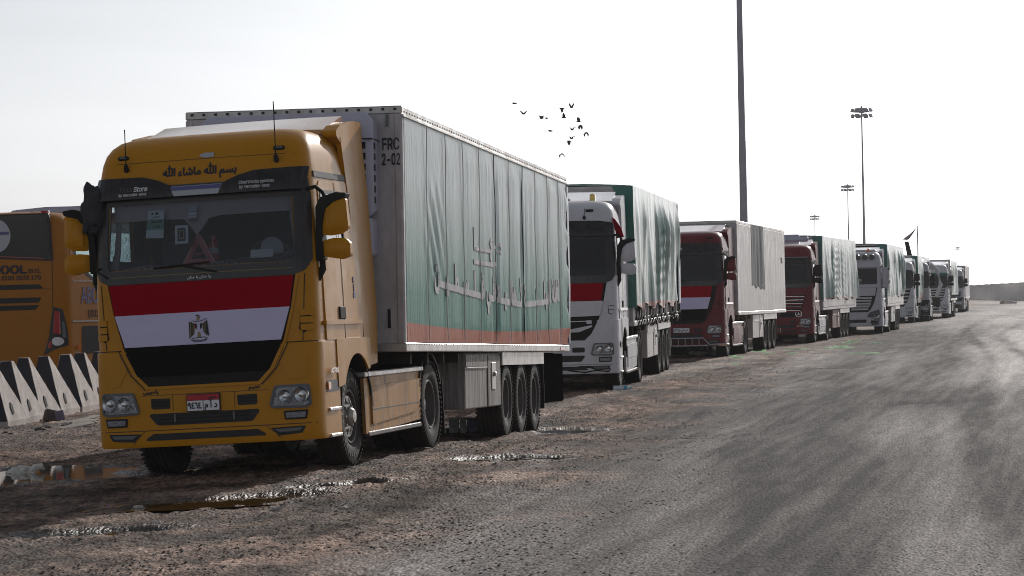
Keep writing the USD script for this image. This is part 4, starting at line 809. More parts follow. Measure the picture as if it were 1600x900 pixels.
        obj('roof_tarp', T3(np.vstack([V, V-[0, 0, .04]]), np.vstack([F3, F3[:, ::-1]+n, walls(F3, n)])), 'tarp_far', bd, smooth=50)
        if st.get('tail'): obj('tail_tarp', wall_grid(lambda y, z: .07+.1*nz(y, z, 3, .5, k), L-.9, L+.02, zl, zt-.05, .05, .08), 'tarp_blue', bd, smooth=50)
        if st.get('straps'):
            rs = np.random.default_rng(k)
            for y in np.arange(.25, L-.1, .42):
                mbs = MB().box(HX+.03, HX+.055, y-.03, y+.03, zl-.22, zl+.02, .004); mbs.tube([(HX+.05, y, zl-.2), (HX+.08, y+.06*rs.random(), zl-.30-.1*rs.random()), (HX+.05, y+.12, zl-.36-.08*rs.random())], .014, 5); mbs.box(HX+.02, HX+.07, y-.05, y+.05, zl-.27, zl-.2, .01)
                obj('strap', mbs, 'black_plastic' if rs.random() < .7 else 'alu', bd)
        if st.get('boards'):
            for j in range(9): a = .05+j*(L-.1)/9; obj('drop_side', MB().box(HX-.03, HX+.03, a, a+(L-.1)/9-.025, zb+.11, zb+.56, .01), 'box_white', bd)
        obj('headboard', MB().box(-.95, .95, -.07, -.002, zb+.1, zt-.06, .02), st.get('front', 'box_grey'), bd)
        if st.get('slots'):
            for x in (-.5, -.1, .3): obj('headboard_slot', MB().box(x-.09, x+.09, -.082, -.06, zt-.27, zt-.22), 'seal_black', bd)
        if st.get('unit'):
            u = sub('cooling_unit', t); obj('unit_housing', MB().box(-.98, .86, -.55, -.07, 2.6, zt-.03, .06), 'unit_grey', u, smooth=40); obj('unit_top', MB().box(-.1, .5, -.5, -.1, zt-.05, zt+.07, .03), 'unit_grey', u)
            obj('unit_grille', MB().box(.38, .66, -.565, -.54, 3.38, 3.5), 'seal_black', u); obj('unit_joint', MB().box(-.98, .3, -.56, -.54, 3.52, 3.53), 'seal_black', u)
            obj('unit_lettering', sheet(shift(text_poly('THERMO KING', .13, bold=2, width=1.42), -1.05+.03, 3.64), lambda x, z, off: np.stack([x, -.55-off+0*x, z], 1), .012, .01), 'print_dark', u)
    elif kind == 'box':
        # flat-sided box with riveted panels, and on one of them a hanging strip of tarpaulin
        for j in range(9):
            a = .03+j*(L-.06)/9; obj('side_panel', MB().box(HX-.01, HX+.010, a, a+(L-.06)/9-.012, zb+.11, zt-.10, .004), st.get('panel', 'box_white'), bd)
        obj('front_panel', MB().box(-HX+.03, HX-.03, -.012, .01, zb+.11, zt-.10, .004), 'box_grey', bd)
        u = sub('cooling_unit', t); obj('unit_housing', MB().box(-1.0, 1.0, -.45, -.012, 2.55, zt-.16, .08), 'unit_grey', u, smooth=40); obj('unit_top_strip', MB().box(-1.02, 1.02, -.46, -.02, zt-.155, zt-.12, .01), 'alu', u)
        if st.get('strip'):
            V = lambda y, z: .035+.10*nz(y, z, 2.6, .3, 77)+.05*nz(y, z, 7, .6, 78)+.0*y
            obj('hanging_tarp', wall_grid(lambda y, z: np.maximum(V(y, z), .018), 3.6, 7.0, 2.12, zt-.04, .06, .06, 1, lambda y: 2.12+.12*(y-3.6)/3.4*-1+.05*np.sin(y*5)), 'tarp_strip', bd, smooth=60)
            obj('door_lock', MB().box(HX+.01, HX+.03, 12.2, 12.5, 2.9, 3.1, .005), 'seal_black', bd)
    return t

# ------------------------------------------------------------------ the row of trucks
t1, cab1 = tractor(1, 'tractor_truck', 'mustard yellow tractor truck leading the row, with two mirrors and black split sun visor', 'paint_yellow', {})
tr1 = trailer(1, 'semi_trailer', 'long grey trailer with teal banner strips, marked FRC 2-02, coupled to the yellow truck', dict(kind='panels'))
t2, _ = tractor(2, 'tractor_truck', 'white tractor truck just behind the yellow truck, with red cloth at its mirror', 'paint_white', dict(visor='tall', vz=3.30, skirt='paint_offwhite', wiper='alu'))
tr2 = trailer(2, 'semi_trailer', 'trailer under loose green tarpaulin with a row of black straps, behind the white truck', dict(kind='drape', swags=[(7.0, 2.4, .006)], hem=1.58, straps=True, slots=True, tail=True, toolbox='box_white', flap='box_white', zb=1.2))
t3, _ = tractor(3, 'tractor_truck', 'dark red tractor truck with chrome bull bar under its bumper', 'paint_red', dict(visor='tall', vz=3.36))
tr3 = trailer(3, 'semi_trailer', 'plain whitish box trailer with one strip of grey tarpaulin hanging on its side', dict(kind='box', strip=True, chassis='chassis_red', toolbox='box_white', flap='chassis_red'))
t4, _ = tractor(4, 'tractor_truck', 'dark red tractor truck with slatted grille and large round star badge', 'paint_red', dict(visor='tall', vz=3.24, visor_line=True, mirror='black_plastic', skirt='paint_offwhite', gills=False))
tr4 = trailer(4, 'semi_trailer', 'trailer under green tarpaulin with swagged folds and a grey cooling unit lettered on its front', dict(kind='drape', swags=[(5.0, 3.0, .009)], hem=1.62, boards=True, unit=True, floor='box_white', toolbox='chassis_red'))
t5, _ = tractor(5, 'tractor_truck', 'light grey tractor truck with orange beacons and a row of spotlights on its roof', 'paint_grey', dict(visor='tall', vz=3.2, visor_mat='paint_grey', surround='paint_grey', gills=False, wiper='alu'))
tr5 = trailer(5, 'semi_trailer', 'trailer under bunched pale green tarpaulin, behind the light grey truck with orange beacons', dict(kind='drape', swags=[], hem=1.66, boards=True, floor='box_white', front='chassis', toolbox='box_white'))
t6, _ = tractor(6, 'tractor_truck', 'white tractor truck half hidden behind the fifth trailer, only its right half showing', 'paint_offwhite', dict(visor='tall', vz=3.2, mirror='black_plastic'))
tr6 = trailer(6, 'semi_trailer', 'green sheeted trailer showing a narrow strip behind the half hidden white truck', dict(kind='drape', swags=[], hem=1.5, boards=True, floor='box_white'))
t7, _ = tractor(7, 'tractor_truck', 'white truck with black lower front, dark stack pipe and folded crane boom behind its cab', 'paint_offwhite', dict(visor='tall', vz=3.1, deflector=True, mirror='black_plastic', gills=False))
t8, _ = tractor(8, 'tractor_truck', 'white tractor truck with barred grille standing under an open grey trailer frame', 'paint_white', dict(visor='tall', vz=3.15, visor_mat='tarp_plain', mirror='black_plastic', gills=False))
tr8 = trailer(8, 'semi_trailer', 'trailer with an open grey headboard frame over the cab and green side sheets', dict(kind='frame', swags=[], floor='box_white'))
t9, _ = tractor(9, 'tractor_truck', 'last truck of the row, grey cab with dark lower front before the far wall', 'paint_grey', dict(visor='tall', vz=3.0, mirror='black_plastic', gills=False))
tr9 = trailer(9, 'semi_trailer', 'grey box trailer of the last truck in the row', dict(kind='box', panel='box_grey'))
# ------------------------------------------------------------------ fronts of the trucks
GRILLE = [(1.04, 2.10), (.975, 1.75), (.88, 1.40), (.735, 1.12), (.60, .99)]
def both(pts): return Polygon([(x, z) for x, z in pts]+[(-x, z) for x, z in pts[::-1]])
def flagmap(seed):
    def f(x, z, off):
        return FMAP(x, z, off+.022*(meshkit.fbm(np.stack([x*2.4+z*2.5+seed, z*5.0-x*1.2, 0*x], -1), 3, seed)-.25)*(off > .01))
    return f
def fw(z): return np.interp(z, [.9, 1.1, 1.415, 1.757, 2.085], [.6, .72, .862, .967, 1.022])
def stripe(z0, z1, k=1.0, x0=None):
    zs = np.linspace(z0, z1, 6); R = [(fw(z)*k, z) for z in zs]; L_ = [(-fw(z)*k, z) for z in zs]
    return Polygon(R+L_[::-1])
def flag_on(k, label, bands, scale=1.0, emblem=False):
    f = thing('flag', label, 'flag', mat4(TP[k]['M'])); fm = flagmap(k)
    for nm, mat, z0, z1 in bands: obj(nm, sheet(stripe(z0, z1, scale), fm, .020, .012, .045, .045), mat, f, smooth=60)
    return f, fm
g1 = obj('grille', sheet(both(GRILLE), FMAP, .006, .03, .08, .1), 'black_plastic', t1, smooth=40)
gb = both([(1.075, 2.10), (1.01, 1.75), (.915, 1.40), (.775, 1.11), (.63, .955)]).difference(both([(1.045, 2.11), (.98, 1.75), (.885, 1.40), (.74, 1.125), (.605, .985)]))
obj('grille_edge', sheet(gb, FMAP, .014, .03, .08, .1), 'paint_yellow', t1, smooth=40)
F1, fm1 = flag_on(1, 'large red, white and black flag with eagle emblem stretched over the yellow truck front', [('red_stripe', 'flag_red', 1.757, 2.085), ('white_stripe', 'flag_white', 1.415, 1.757), ('black_stripe', 'flag_black', 1.10, 1.415)])
# eagle: head, shoulders, barred wings, shield, tail, scroll
ex, ez, s_ = -.018, 1.437, .0003235
def E(pts): return Polygon([(ex+(x-445)*s_*1.37, ez+(790-y)*s_*1.32) for x, y in pts])
dark = [E([(365, 130), (400, 112), (445, 115), (470, 150), (465, 210), (450, 210), (455, 150), (420, 132), (400, 150)])]
for a, b, t_, m_ in ((200, 225, 275, 700), (250, 275, 285, 650), (285, 310, 310, 610), (625, 650, 270, 640), (590, 612, 285, 600), (555, 575, 310, 560)): dark.append(E([(a, t_), (b, t_+10), (b, m_-20), (a, m_)]))
dark += [E([(650, 240), (690, 650), (660, 640), (635, 270)]), E([(350, 330), (390, 330), (390, 480), (360, 430)]), E([(470, 330), (525, 330), (515, 430), (475, 480)]), E([(250, 230), (330, 268), (480, 268), (560, 240), (620, 212), (655, 225), (600, 232), (490, 285), (330, 285)])]
sc_ = E([(235, 735), (290, 685), (580, 665), (650, 700), (620, 745), (560, 780), (320, 790)]); dark += [sc_.difference(sc_.buffer(-.006)), E([(285, 735), (350, 728), (480, 750), (605, 720), (600, 735), (490, 765), (300, 752)])]
obj('emblem_lines', sheet(unary_union(dark), fm1, .026, .006, .05), 'print_dark', F1)
obj('emblem_gold', sheet(unary_union([E([(225, 290), (250, 290), (250, 650), (225, 690)]), E([(275, 300), (285, 300), (285, 630), (275, 640)]), E([(310, 320), (345, 340), (345, 470), (310, 600)]), E([(530, 340), (555, 320), (555, 545), (530, 430)]), E([(575, 300), (590, 300), (590, 590), (575, 575)]), E([(612, 290), (626, 290), (626, 620), (612, 600)]), E([(410, 540), (470, 540), (490, 670), (400, 670)]), E([(395, 155), (455, 150), (455, 250), (395, 255)])]), fm1, .024, .005, .05), 'emblem_gold', F1)
obj('emblem_red', sheet(E([(320, 330), (350, 330), (355, 440), (330, 470)]), fm1, .025, .005, .05), 'flag_red', F1)
# plate, vents, intake
def number_plate(t, x0, x1, z0, z1, red, left, right, off=.03):
    p = sub('number_plate', t); zm = z1-(z1-z0)*(.36 if red else 0)
    obj('plate_base', sheet(rr(x0-.008, z0-.008, x1+.008, z1+.008, .006), FMAP, off, .03, .1), 'seal_black', p)
    if red: obj('plate_band', sheet(rr(x0, zm, x1, z1, .004), FMAP, off+.004, .01, .1), 'plate_red', p)
    xm = (x0+x1)/2
    for a, b in ((x0, xm-.004), (xm+.004, x1)): obj('plate_field', sheet(rr(a, z0, b, zm-.003, .004), FMAP, off+.004, .01, .1), 'plate_white', p)
    h = (zm-z0)*.62
    tl = text_poly(left, h, True, width=(x1-x0)*.43, bold=2); tl = shift(tl, x0+.006, z0+(zm-z0-h)/2-tl.bounds[1]); tr_ = text_poly(right, h, True, width=(x1-x0)*.40, bold=2); tr_ = shift(tr_, xm+.014, z0+(zm-z0-(tr_.bounds[3]-tr_.bounds[1]))/2-tr_.bounds[1])
    obj('plate_lettering', sheet(unary_union([tl, tr_]), FMAP, off+.008, .006), 'print_dark', p)
    if red: a_ = text_poly('\ufee3\ufebc\ufead', (z1-zm)*.5, True, bold=2); obj('plate_lettering', sheet(shift(a_, xm+.06, zm+.018), FMAP, off+.008, .006), 'print_dark', p)
number_plate(t1, -.17, .18, .713, .882, True, '\u0664\u0666\u0664\u0669', '\u062f \u0623 \u0645')
for s in (-1, 1):
    vt = sub('bumper_vent', t1); obj('vent_opening', sheet(rp([(s*p[0], p[1]) for p in [(.37, .858), (.585, .86), (.585, .765), (.565, .748), (.375, .748)]], .012), FMAP, .006, .02, .06), 'seal_black', vt)
    for z in (.79, .825): obj('vent_bar', sheet(rr(min(s*.38, s*.575), z-.006, max(s*.38, s*.575), z+.002, .001), FMAP, .012, .01, .06), 'black_plastic', vt)
for g in (rr(-.70, .893, .70, .898, .001), rr(-.343, .72, -.338, .893, .001), rr(.338, .72, .343, .893, .001), rr(-.505, .90, -.50, .985, .001), rr(.50, .90, .505, .985, .001), rr(-1.04, 3.392, 1.04, 3.397, .001)): obj('panel_joint', sheet(g, FMAP, .002, .004, .1), 'seal_black', t1)
for sd_ in (-1, 1):
    obj('corner_joint', sheet(Polygon([(sd_*1.085, 1.395), (sd_*1.092, 1.395), (sd_*1.135, 2.10), (sd_*1.128, 2.10)]), FMAP, .004, .008, None, .08), 'seal_black', t1); obj('shoulder_joint', sheet(rr(min(sd_*.915, sd_*1.22), 1.378, max(sd_*.915, sd_*1.22), 1.386, .001), FMAP, .004, .008, .06), 'seal_black', t1)
    obj('lower_joint', sheet(Polygon([(sd_*.64, .955), (sd_*.80, 1.12), (sd_*.93, 1.375), (sd_*.938, 1.372), (sd_*.808, 1.115), (sd_*.647, .95)]), FMAP, .016, .006, .05, .06), 'seal_black', t1)
it = sub('lower_intake', t1); obj('intake_opening', sheet(rp([(-.63, .70), (.62, .70), (.53, .582), (.50, .574), (-.50, .574), (-.53, .582)], .02), FMAP, .006, .02, .08), 'seal_black', it)
for z in (.60, .64, .675): obj('intake_bar', sheet(rr(-.5, z-.004, .5, z+.004, .002), FMAP, .012, .01, .1), 'black_plastic', it)
for x in (-.32, .33): obj('intake_bracket', sheet(rr(x-.012, .60, x+.012, .69, .004), FMAP, .02, .02), 'rim_steel', it)
obj('lower_slot', sheet(rp([(-.69, .418), (-.575, .487), (.575, .487), (.69, .418)], .012), FMAP, .006, .02, .08), 'seal_black', t1)
fmv = lambda x, z, off: VMAP(x, z, off+.02)
def letters(t, name, s, h, x, z, w, mat, fmap, arabic=False, bold=0, slant=0, off=.008):
    g = text_poly(s, h, arabic, w, bold, slant); obj(name, sheet(shift(g, x, z), fmap, off, .007, .12), mat, t)
letters(t1, 'roof_lettering', A_BISM, .085, -.40, 3.225, .82, 'print_dark', FMAP, True, 2)
letters(t1, 'visor_lettering', 'Truck', .052, -.87, 3.075, .155, 'rim_steel', fmv, bold=1); letters(t1, 'visor_lettering', 'Store', .052, -.70, 3.075, .155, 'print_white', fmv, bold=1)
letters(t1, 'visor_lettering', 'by mercedes-benz', .032, -.87, 3.03, .32, 'print_white', fmv, slant=.2)
letters(t1, 'visor_lettering', 'Used trucks services', .036, .47, 3.085, .38, 'print_white', fmv, slant=.2); letters(t1, 'visor_lettering', 'by mercedes-benz', .036, .48, 3.035, .33, 'print_white', fmv, slant=.2)
letters(t1, 'screen_lettering', '\ufef3\ufe8e \ufea3\ufee8\ufe8e\ufee5 \ufef3\ufe8e \ufee3\ufee8\ufe8e\ufee5', .028, -.13, 2.115, .26, 'print_white', FMAP, True, 1, off=.016)
letters(t1, 'bumper_lettering', '\ufef3\ufe8e\ufea3\ufe92\ufef4\ufe92\ufef2', .035, -.67, .918, .17, 'print_dark', FMAP, True, 2); letters(t1, 'bumper_lettering', '\ufee7\ufecc\ufef4\ufee2', .035, .50, .918, .12, 'print_dark', FMAP, True, 2)
letters(t1, 'fender_lettering', 'ACTROS', .05, .50, 1.03, .30, 'chrome', lambda y, z, off: SMAP(1)(y, z, off+.024), bold=1)
obj('door_sticker', sheet(unary_union([rr(1.735, 2.0, 1.80, 2.07, .02), rr(1.75, 1.90, 1.79, 1.99, .012), rr(1.725, 1.83, 1.83, 1.895, .02)]), SMAP(1), .018, .005), 'print_blue', t1)
for s, z in ((-1, 3.45), (1, 3.45)): obj('roof_marker', sheet(rr(min(s*.81, s*.93), z-.016, max(s*.81, s*.93), z+.022, .015), FMAP, .018, .03, .05), 'black_plastic', t1); obj('roof_marker_lens', sheet(rr(min(s*.83, s*.91), z-.008, max(s*.83, s*.91), z+.012, .008), FMAP, .024, .02, .05), 'lamp_grey', t1)
obj('roof_badge', sheet(rp([(-.02, 3.425), (.06, 3.455), (.165, 3.45), (.16, 3.405), (.07, 3.40)], .01), FMAP, .008, .01, .05), 'print_silver', t1)
for x, zt_ in ((-.82, 3.76), (.853, 3.95)):
    p = FMAP(np.array([x]), np.array([3.335]), .0)[0]; obj('antenna', MB().tube([p+[0, .03, -.04], p+[0, -.02, -.01], p+[0, -.035, .04], p+[0, -.03, .08]], [.012, .03, .022, .008], 8).tube([p+[0, -.03, .07], (p[0]+.005, p[1]-.03, zt_)], .006, 5), 'black_plastic', t1, smooth=40)
# inside the yellow cab
inn1 = stage.GetPrimAtPath('/World/tractor_truck/interior')
vz = [(-1.02, 2.965), (1.02, 2.965), (1.02, 2.80), (.75, 2.80), (.2, 2.795), (.08, 2.77), (.0, 2.66), (-.06, 2.60), (-.12, 2.68), (-.2, 2.775), (-.5, 2.79), (-1.02, 2.78)]
obj('curtain_valance', sheet(Polygon(vz), FMAP, -.10, .01, .05, .08), 'curtain', inn1)
for s in (-1, 1): obj('side_curtain', MB().tube([(s*.965, .42, 2.95), (s*.975, .40, 2.7), (s*1.0, .40, 2.45), (s*1.05, .42, 2.27)], [.035, .03, .035, .05], 8), 'curtain', inn1, smooth=50)
V = []; xs_ = np.linspace(-1.02, 1.02, 60); ys_ = np.linspace(.24, .72, 16)
for y in ys_:
    for x in xs_: V.append((x, y+bow(x)*.9, 2.262+.022*math.sin(x*7)+.10*float(np.clip((x-.15)/.5, 0, 1))*math.exp(-((y-.62)/.16)**2)-.05*math.exp(-((y-.24)/.05)**2)+.02*float(meshkit.noise(np.array([x*6, y*6, 0.]), 4))))
i, j = np.meshgrid(np.arange(15), np.arange(59), indexing='ij'); a = i*60+j; q = np.stack([a, a+1, a+61, a+60], -1).reshape(-1, 4)
obj('dash_cover', (np.array(V), q), 'fur', inn1, smooth=True)
obj('wheel_cover', MB().lathe([(-.05, 0), (-.045, .09), (0, .13), (.03, .12)], c=(.64, .70, 2.40), axis=1, seg=20), 'print_silver', inn1, smooth=50)
on_t1 = mat4(TP[1]['M'])
def in_cab(name, label, cat, parts):
    p = thing(name, label, cat, on_t1)
    for nm, mesh, mat in parts: obj(nm, mesh, mat, p)
    return p
fin = lambda x, z, off: FMAP(x, z, off-.030)
lt = unary_union([shift(text_poly('\ufed7\ufe8e\ufed3\ufee0\ufe94', .03, True, width=.12, bold=2), -.55, 2.74), shift(text_poly('\u0661\u0665\u0660', .03, True, width=.09, bold=2), -.54, 2.685)])
in_cab('paper_notice', 'white paper notice with green band behind the yellow truck windscreen, beside its left edge', 'notice', [('sheet', sheet(Polygon([(-.585, 2.878), (-.40, 2.872), (-.41, 2.574), (-.614, 2.582)]), fin, .0, .003, .1), 'paper'), ('green_band', sheet(Polygon([(-.592, 2.78), (-.402, 2.776), (-.405, 2.665), (-.604, 2.67)]), fin, .003, .002, .1), 'paper_green'), ('lettering', sheet(lt, fin, .006, .002), 'print_dark'), ('crest', sheet(unary_union([rr(-.50, 2.825, -.47, 2.855, .01), rr(-.545, 2.83, -.525, 2.85, .004), rr(-.53, 2.80, -.45, 2.807, .002)]), fin, .006, .002), 'print_dark')])
in_cab('permit_stickers', 'small stack of pale permit stickers at the top middle of the windscreen', 'sticker', [('sticker', sheet(rr(-.131, 2.84, -.033, 2.905, .003), fin, .0, .003), 'print_silver'), ('sticker', sheet(rr(-.131, 2.80, -.036, 2.832, .003), fin, .0, .003), 'paper'), ('sticker', sheet(rr(-.131, 2.772, -.036, 2.795, .003), fin, .0, .003), 'paper'), ('sticker', sheet(rr(-.131, 2.735, -.036, 2.76, .003), fin, .0, .003), 'rim_steel')])
in_cab('picture_frame', 'small ornate cream picture frame hanging behind the windscreen above the warning triangle', 'picture', [('frame', sheet(rr(-.283, 2.50, -.135, 2.70, .004).difference(rr(-.255, 2.53, -.163, 2.67, .003)), fin, -.01, .012), 'paper'), ('picture', sheet(rr(-.255, 2.53, -.163, 2.67, .003), fin, -.014, .004), 'lining'), ('inner_panel', sheet(rr(-.24, 2.55, -.178, 2.65, .003).difference(rr(-.228, 2.565, -.19, 2.635, .003)), fin, -.008, .004), 'paper_tan')])
tm = lambda x, z, off: np.stack([x, .30-off+.12*(z-2.28), z], 1)
to, ti = Polygon([(-.235, 2.275), (.115, 2.275), (-.06, 2.60)]).buffer(.012), Polygon([(-.15, 2.325), (.03, 2.325), (-.06, 2.49)])
in_cab('warning_triangle', 'red warning triangle standing on the dashboard of the yellow truck', 'warning triangle', [('reflector', sheet(to.difference(ti), tm, .0, .02), 'lamp_red'), ('inner_band', sheet(to.buffer(-.028).difference(ti.buffer(.012)), tm, .006, .006), 'reflector_red'), ('cross_bar', sheet(rr(-.11, 2.375, -.01, 2.39, .003), tm, .002, .01), 'reflector_red'), ('hook', sheet(Point(-.075, 2.645).buffer(.034).difference(Point(-.075, 2.645).buffer(.02)), tm, .004, .01), 'emblem_gold')])
in_cab('flask', 'red flask behind the warning triangle', 'flask', [('flask_body', MB().lathe([(2.28, 0), (2.28, .05), (2.5, .05), (2.53, .03), (2.57, .03), (2.575, 0)], c=(.05, .50, 0), axis=2, seg=16), 'lamp_red'), ('flask_band', MB().lathe([(2.38, .051), (2.44, .051)], c=(.05, .50, 0), axis=2, seg=16), 'print_silver')])
in_cab('paper_sheet', 'blank white paper lying on the dashboard near the steering wheel', 'paper', [('sheet', sheet(rr(.52, 2.30, .77, 2.385, .003), lambda x, z, off: np.stack([x, .27-off+.3*(z-2.3), z], 1), 0, .004), 'paper')])
ic = trimesh.creation.icosphere(3, 1.0); v = np.array(ic.vertices); v = v*(1+.9*(meshkit.fbm(v*2.2, 3, 3)-.5))[:, None]*np.array([.15, .12, .27])
c = thing('cloth', 'bunched black cloth tied over the upper left corner of the yellow cab', 'cloth', on_t1); obj('bundle', T3(v+np.array([-1.21, .33, 2.93]), ic.faces), 'cloth_dark', c, smooth=60); obj('tail', MB().tube([(-1.22, .33, 2.95), (-1.27, .30, 2.80), (-1.33, .30, 2.68)], [.10, .075, .03], 8), 'cloth_dark', c, smooth=60)
# second truck
obj('grille', sheet(both(GRILLE), FMAP, .006, .03, .1, .12), 'black_plastic', t2, smooth=40)
for pts in ([(-.96, 1.745), (.97, 1.745), (.90, 1.46), (.2, 1.44), (-.88, 1.46)],): obj('grille_blade', sheet(rp(pts, .02).difference(rp([(-.6, 1.70), (.05, 1.695), (.34, 1.645), (.36, 1.62), (.2, 1.595), (-.6, 1.59)], .015)), FMAP, .03, .02, .1), 'paint_white', t2)
obj('grille_blade', sheet(rp([(-.7, 1.20), (.3, 1.20), (.74, 1.28), (.76, 1.25), (.5, 1.15), (-.6, 1.13)], .01), FMAP, .03, .02, .1), 'paint_white', t2)
flag_on(2, 'plain red cloth panel tied over the upper grille of the white truck', [('red_cloth', 'flag_red', 1.755, 2.085)], .96)
def generic_bumper(t, k):
    for s in (-1, 1): obj('bumper_vent', sheet(rr(min(s*.36, s*.60), .76, max(s*.36, s*.60), .855, .02), FMAP, .006, .02, .08), 'seal_black', t)
    obj('lower_intake', sheet(rp([(-.63, .70), (.62, .70), (.53, .582), (-.53, .582)], .02), FMAP, .006, .02, .1), 'seal_black', t)
    obj('lower_slot', sheet(rp([(-.69, .418), (-.575, .487), (.575, .487), (.69, .418)], .012), FMAP, .006, .02, .1), 'seal_black', t)
for k, t in ((2, t2), (3, t3), (4, t4), (8, t8)): generic_bumper(t, k)
obj('bumper_damage', sheet(rp([(.2, .43), (.5, .50), (.9, .49), (1.1, .44), (1.05, .37), (.8, .40), (.6, .36), (.3, .40)], .01), FMAP, .005, .008, .08), 'black_plastic', t2)
def roof_antenna(t, x, mk=True):
    p = FMAP(np.array([x]), np.array([3.36]), 0.)[0]; obj('antenna', MB().tube([p+[0, .02, -.05], p+[0, -.03, 0], p+[0, -.03, .06]], [.012, .035, .012], 8).tube([p+[0, -.03, .05], p+[.02, -.03, .18]], .007, 5), 'black_plastic', t)
    obj('roof_marker', sheet(rr(x+.02, 3.47, x+.17, 3.51, .015), FMAP, .02, .03, .06), 'black_plastic', t)
roof_antenna(t2, .62); roof_antenna(t3, .75)
def beacon(t, x, y, z, mat): obj('beacon', MB().lathe([(z, 0), (z, .06), (z+.03, .06), (z+.04, .055), (z+.13, .055), (z+.15, .03), (z+.15, 0)], c=(x, y, 0), axis=2, seg=16), mat, t, smooth=40)
beacon(t2, .70, 1.2, 3.70, 'beacon_yellow'); obj('roof_hatch', MB().box(-.6, .25, 1.1, 1.7, 3.70, 3.78, .03), 'black_plastic', t2)
rc = thing('red_cloth', 'bright red cloth hanging from the white truck beside its mirror', 'cloth', mat4(TP[2]['M']))
pg = Polygon([(1.14, 3.36), (1.20, 3.33), (1.32, 3.16), (1.38, 2.97), (1.24, 2.95), (1.20, 3.1)]); obj('cloth', sheet(pg, lambda x, z, off: np.stack([x, .42-off+.05*np.sin(x*30+z*9), z], 1), .0, .008, .04, .04), 'flag_red', rc, smooth=60)
# third truck
obj('grille', sheet(both(GRILLE), FMAP, .006, .03, .1, .12), 'black_plastic', t3, smooth=40)
flag_on(3, 'red, white and black flag without emblem on the dark red truck front', [('red_stripe', 'flag_red', 1.757, 2.085), ('white_stripe', 'flag_white', 1.415, 1.757), ('black_stripe', 'flag_black', 1.10, 1.415)], .88)
letters(t3, 'visor_lettering', 'SABAT.COM', .06, -.93, 3.15, .95, 'print_white', fmv, bold=1)
bb = MB(); pt = lambda x, z: FMAP(np.array([x]), np.array([z]), .10)[0]
bb.tube([pt(x, z) for x, z in [(-1.2, .40), (-.80, .40), (-.62, .56), (.62, .56), (.80, .40), (1.2, .40)]], .032, 8).tube([pt(-1.2, .37), pt(0, .37), pt(1.2, .37)], .03, 8)
bp_ = obj('bull_bar', bb, 'chrome', t3, smooth=40)
for x in np.linspace(-.5, .5, 6): obj('bull_bar_rod', MB().tube([pt(x, .38), pt(x, .55)], .014, 6), 'chrome', t3)
number_plate(t3, -.25, .22, .74, .87, False, '\u0665\u0666\u0669\u0664', '\u0633 \u0635', .03)
# fourth truck: slatted grille, star badge
def slats(t, n, mat, mat2, z0=1.16, z1=2.02, k=1.0):
    obj('grille', sheet(both(GRILLE), FMAP, .006, .03, .1, .12), 'black_plastic', t)
    for i in range(n):
        z = z0+(z1-z0)*i/(n-1); w = float(np.interp(z, [1.0, 1.12, 1.4, 1.75, 2.1], [.58, .72, .86, .95, 1.02]))*k
        obj('grille_slat', sheet(rr(-w, z-.035, w, z+.035, .012), FMAP, .035, .03, .12), mat, t); obj('slat_trim', sheet(rr(-w+.02, z+.030, w-.02, z+.044, .003), FMAP, .042, .02, .12), mat2, t)
slats(t4, 5, 'paint_red', 'chrome', 1.2, 1.72); obj('grille_panel', sheet(stripe(1.80, 2.08, .99), FMAP, .02, .03, .1), 'paint_red', t4)
def star(t, x, z, r):
    g = Point(x, z).buffer(r).difference(Point(x, z).buffer(r*.86))
    sp = [Polygon([(x+r*.9*math.cos(a), z+r*.9*math.sin(a)), (x+r*.12*math.cos(a+1.05), z+r*.12*math.sin(a+1.05)), (x+r*.12*math.cos(a-1.05), z+r*.12*math.sin(a-1.05))]) for a in (math.pi/2, math.pi*7/6, math.pi*11/6)]
    obj('star_badge', sheet(unary_union([g]+sp), FMAP, .03, .02, .2), 'chrome', t)
star(t4, .70, 1.10, .12)
letters(t4, 'visor_lettering', 'A', .085, -.35, 3.06, .11, 'print_white', fmv, bold=1); letters(t4, 'visor_lettering', 'CTRO', .06, -.2, 3.065, .36, 'lamp_red', fmv, bold=1); letters(t4, 'visor_lettering', 'S', .06, .2, 3.065, .07, 'rim_steel', fmv, bold=1)
letters(t4, 'bumper_lettering', 'ACTROS', .05, .62, .62, .30, 'chrome', FMAP, bold=1)
# fifth truck: grille bars, roof lamps and beacons
slats(t5, 5, 'paint_grey', 'alu', 1.12, 1.62, .86); obj('grille_panel', sheet(stripe(1.72, 2.08, .97), FMAP, .02, .03, .1), 'paint_grey', t5)
obj('lower_intake', sheet(rp([(-.55, .66), (.55, .66), (.5, .52), (-.5, .52)], .02), FMAP, .006, .02, .1), 'seal_black', t5)
for s in (-1, 1):
    obj('lamp_surround', sheet(rp([(s*.55, .78), (s*.70, .98), (s*1.1, 1.10), (s*1.12, .92), (s*.95, .76)], .02), FMAP, .024, .03, .08), 'black_gloss', t5)
    obj('air_curtain', sheet(rr(min(s*.72, s*1.05), .50, max(s*.72, s*1.05), .62, .03), FMAP, .01, .02, .08), 'seal_black', t5)
    obj('mirror_panel', MB().box(s*1.24, s*1.52, .30, .44, 2.05, 2.98, .05), 'paint_grey', t5)
lb = sub('light_bar', t5); obj('bar', MB().tube([(-.95, .32, 3.46), (0, .24, 3.46), (.95, .32, 3.46)], .03, 8), 'chrome', lb)
for x in (-.82, -.5, -.18, .18, .5, .82): obj('spotlight', MB().lathe([(-.06, 0), (-.06, .12), (.0, .13), (.05, .10), (.07, 0)], c=(x, .22+.08*x*x, 3.46), axis=1, seg=18), 'black_gloss', lb, smooth=40)
for x in (-.1, .62): beacon(t5, x, .95, 3.70, 'lamp_amber')
